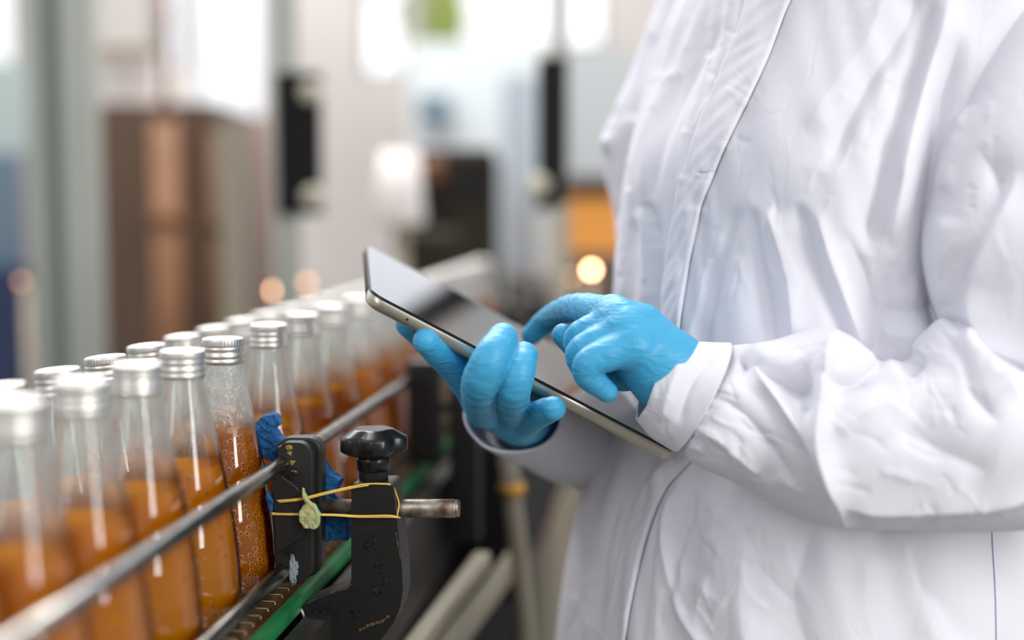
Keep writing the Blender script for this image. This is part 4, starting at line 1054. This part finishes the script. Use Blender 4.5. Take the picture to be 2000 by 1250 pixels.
# left distance
bb('steel_cabinet', (-160, 300, 40, 519), 3.4, .3, M_slate, 'slate blue cabinet at far left, above the dark one', 'cabinet', floor=False)
bb('steel_cabinet', (-200, 520, 52, 1000), 3.35, .35, M_blue, 'dark navy cabinet at the lower far left behind the bottles', 'cabinet', floor=True)
bb('storage_box', (53, 300, 72, 560), 3.2, .1, pbr('tan_board', (206, 176, 156), .7), 'tan board standing beside the slate cabinet', 'board', floor=True)
bb('teal_panel', (-160, 120, 58, 300), 3.8, .05, pbr('pale_teal', (176, 190, 186), .6), 'pale teal sheet panel at the upper far left', 'panel', floor=True)
# brown cabinet and pipes
cab = empty('filling_machine', tuple(un(305, 600, 3.0)*np.array([1, 1, 0])), 'tall brown steel filling machine behind the bottle rows', 'machine')
bb('housing', (186, 205, 432, 1250), 3.0, .5, M_brown, parent=cab, floor=True)
bb('panel', (238, 215, 284, 700), 2.985, .012, pbr('grey_brown_panel', (110, 100, 88), .5), parent=cab)
bb('panel', (366, 258, 402, 700), 2.985, .012, pbr('taupe_panel', (152, 134, 122), .5), parent=cab)
bb('cross_rail', (186, 88, 306, 104), 3.0, .04, M_beige, parent=cab)
bb('white_hood', (186, 108, 300, 205), 3.05, .35, M_white, parent=cab)
def pipe(name, x, y0, y1, r_px, Z, mat, label, cat='pipe', floor=False):
    a = un(x, y0, Z); b = un(x, y1, Z); b = np.array([a[0], a[1], 0 if floor else b[2]])
    e = empty(name, tuple(b), label, cat)
    MB().tube([a, b], r_px/FPX*Z, 24).build('tube', mat, e)
    for f in (.15, .6): q = a*(1-f)+b*f; MB().tube([q-ZV*.015, q+ZV*.015], r_px/FPX*Z*1.25, 24).build('flange', mat, e)
pipe('copper_pipe', 320, 235, 1250, 26, 2.8, M_copper, 'broad copper pipe running down the brown machine', floor=True)
pipe('brown_pipe', 312, -300, 235, 9, 2.7, pbr('brown_paint', (150, 92, 56), .5), 'thin brown pipe crossing the bright window above the copper one')
pipe('dark_pipe', 419, 255, 1250, 10, 2.8, pbr('dark_umber', (92, 60, 30), .5), 'thin dark umber pipe at the right edge of the brown machine', floor=True)
bb('machine_post', (436, 240, 478, 1250), 2.4, .05, M_beige, 'beige upright right of the brown machine', 'post', floor=True)
bb('partition_panel', (480, 235, 546, 1250), 3.4, .04, M_pinkp, 'pale pink panel left of the black sensor box', 'panel', floor=True)
# black boxes on poles
def sensor(x0, x1, y0, y1, px0, px1, kn, Z, lb, yl=1250):
    e = empty('sensor_column', tuple(un((x0+x1)/2, 600, Z)*np.array([1, 1, 0])), lb, 'machine column')
    bb('post', (px0, -300, px1, yl), Z+.03, .04, M_alu, parent=e, floor=True)
    o = bb('black_housing', (x0, y0, x1, y1), Z, .03, M_blk, parent=e)
    for (x, y) in kn:
        c = un(x, y, Z); MB().lathe([(.004, 0), (.012, 0), (.014, .01), (.012, .022), (.003, .024)], 24).V
        m_ = MB().tube([c, c-np.array([0, .03, 0])], [.018, .014], 24); m_.build('cream_knob', M_cream, e)
sensor(540, 624, 142, 420, 534, 580, ((608, 182), (612, 385)), 2.1, 'tall black sensor box on a pale post, left of centre')
sensor(1050, 1108, 112, 410, 1076, 1110, ((1052, 362),), 2.1, 'slim black sensor box on a pale post beside the lab coat')
# mid distance
bb('pale_cabinet', (800, 82, 1056, 300), 3.9, .4, M_pblue, 'pale blue cabinet high behind the black machine', 'cabinet', floor=True)
bb('grey_screen', (818, 185, 880, 238), 3.86, .03, M_slate, 'small slate screen on the pale blue cabinet', 'screen')
bb('pale_column', (980, 150, 1050, 430), 3.3, .1, pbr('ice_blue', (190, 202, 212), .5), 'ice blue column between the black machine and the slim black box', 'column', floor=True)
bb('steel_sheet', (1112, 100, 1260, 350), 3.6, .05, pbr('pale_steel', (190, 196, 198), .45, .2), 'pale steel sheet right beside the far shoulder', 'panel', floor=True)
mach = empty('capping_machine', tuple(un(870, 600, 2.7)*np.array([1, 1, 0])), 'big black capping machine in the blurred centre', 'machine')
bb('body', (800, 290, 972, 1250), 2.7, .5, M_dark, parent=mach, floor=True, bv=.02)
bb('base', (768, 448, 900, 1250), 2.6, .5, M_dark, parent=mach, floor=True, bv=.02)
bb('panel', (880, 288, 965, 380), 2.69, .01, pbr('grey_violet', (104, 98, 98), .5), parent=mach)
bb('brown_motor', (815, 305, 868, 362), 2.62, .08, pbr('rust_brown', (120, 76, 50), .5), parent=mach, bv=.02)
# white hopper
a = un(770, 296, 2.5); b = un(782, 440, 2.5); hz_ = a[2]-b[2]
e = empty('hopper', (b[0], b[1], b[2]), 'white enamel hopper lit from the front, left of the black machine', 'hopper')
MB().lathe([(.02, 0), (.043, 0), (.047, .01), (.042, hz_*.45), (.034, hz_), (.02, hz_)], 40, c=(b[0], b[1], b[2])).build('bowl', M_white, e)
MB().tube([(b[0], b[1], 0), (b[0], b[1], b[2]+.005)], .014, 16).build('stand', M_beige, e)
# orange crate on a cabinet, shelf above
sh = empty('shelf_unit', tuple(un(1210, 600, 3.1)*np.array([1, 1, 0])), 'dark brown cabinet and shelf holding the orange crate behind the coat', 'shelf')
M_db = pbr('dark_brown_board', (84, 60, 44), .6)
bb('shelf_board', (1090, 345, 1330, 372), 3.0, .34, M_db, parent=sh)
bb('cabinet_body', (1090, 494, 1330, 1400), 3.0, .34, pbr('dark_board', (104, 90, 76), .6), parent=sh, floor=True)
bb('side_upright', (1318, 345, 1330, 494), 3.0, .34, M_db, parent=sh)
bb('back_board', (1090, 372, 1330, 494), 3.33, .01, M_db, parent=sh)
bb('plastic_crate', (1108, 384, 1290, 493.5), 3.02, .28, M_orange, 'orange plastic crate on the shelf behind the coat', 'crate')
# small warm lamps
def lamp(x, y, Z, st, r, label, col=(255, 196, 140)):
    c = un(x, y, Z); e = empty('indicator_lamp', tuple(c), label, 'lamp')
    bl = blob('bulb', c, r, r, r, emis('warm_bulb', col, st), e, 1, 0, 12)
    MB().tube([c+np.array([0, r*.6, 0]), c+np.array([0, .03, 0])], r*1.1, 16).build('socket', M_blk, e)
    MB().tube([(c[0], c[1]+.02, 0), (c[0], c[1]+.02, c[2])], .006, 12).build('stand', M_beige, e)
lamp(1155, 527, 2.3, 34, .006, 'bright peach warning lamp beside the lab coat')
lamp(1112, 540, 2.45, 7, .006, 'dim peach lamp left of the bright one')
lamp(536, 568, 2.2, 9, .0075, 'warm lamp above the bottle row, below the black sensor box', (255, 190, 140))
lamp(600, 552, 2.4, 4, .0075, 'faint warm lamp right of the brighter one above the bottles', (255, 190, 150))
lamp(42, 550, 2.4, 2.6, .006, 'faint warm lamp at the far left edge', (255, 190, 160))
# low clutter at the centre right
o = recenter(MB().box(cv(.80, EDGE+.060, -.07), (.6, .05, .17), AXC).build('drive_cover', M_blk, None, False)); bevel(o, .006); tag(o, 'black drive cover along the conveyor side beyond the bracket', 'cover')
bb('grey_cabinet', (1030, 905, 1300, 1400), 2.55, .3, pbr('grey_brown_enamel', (140, 134, 120), .6), 'grey-brown cabinet behind the far sleeve', 'cabinet', floor=True)
bb('tool_trolley', (985, 545, 1076, 1000), 2.85, .2, pbr('dark_taupe', (112, 100, 90), .6, var=.3, vscale=9), 'dark taupe trolley between the black machine and the beige post', 'trolley', floor=True)
bb('support_post', (1082, 402, 1112, 1250), 2.05, .03, M_beige, 'thin beige post rising behind the pointing finger', 'post', floor=True)
def beam(name, A_, B_, r, mat, label, cat='beam'):
    a = un(*A_); b = un(*B_)
    T = b-a; L = np.linalg.norm(T); T /= L; u = np.cross(T, ZV); u /= np.linalg.norm(u); v = np.cross(u, T)
    o = recenter(MB().box((a+b)/2, (L, r*2, r*2), (T, u, v)).build(name, mat, None, False)); bevel(o, .003)
    return tag(o, label, cat)
M_bm = pbr('cream_steel_beam', (146, 138, 118), .5, var=.2, vscale=8)
beam('steel_strut', (1012, 1085, 1.36), (850, 1300, 1.17), .009, M_bm, 'cream steel strut slanting down left below the far sleeve')
beam('steel_strut', (945, 1090, 1.25), (790, 1290, 1.07), .008, M_bm, 'dull steel strut parallel behind the cream one')
po = empty('valve_pipe', tuple(un(1005, 1250, 1.33)), 'pale vertical pipe with a brass ring under the far cuff', 'pipe')
MB().tube([un(990, 860, 1.33), un(1000, 960, 1.33), un(1016, 1100, 1.33), un(1032, 1330, 1.33), un(1040, 1700, 1.33)], .0095, 20).build('tube', M_bm, po)
MB().tube([un(999, 945, 1.33), un(1001, 968, 1.33)], .013, 20).build('brass_ring', M_brass, po)
beam('red_lever', (1075, 985, 1.9), (1035, 1080, 1.9), .008, M_red, 'small red lever to the right of the pale pipe', 'lever')
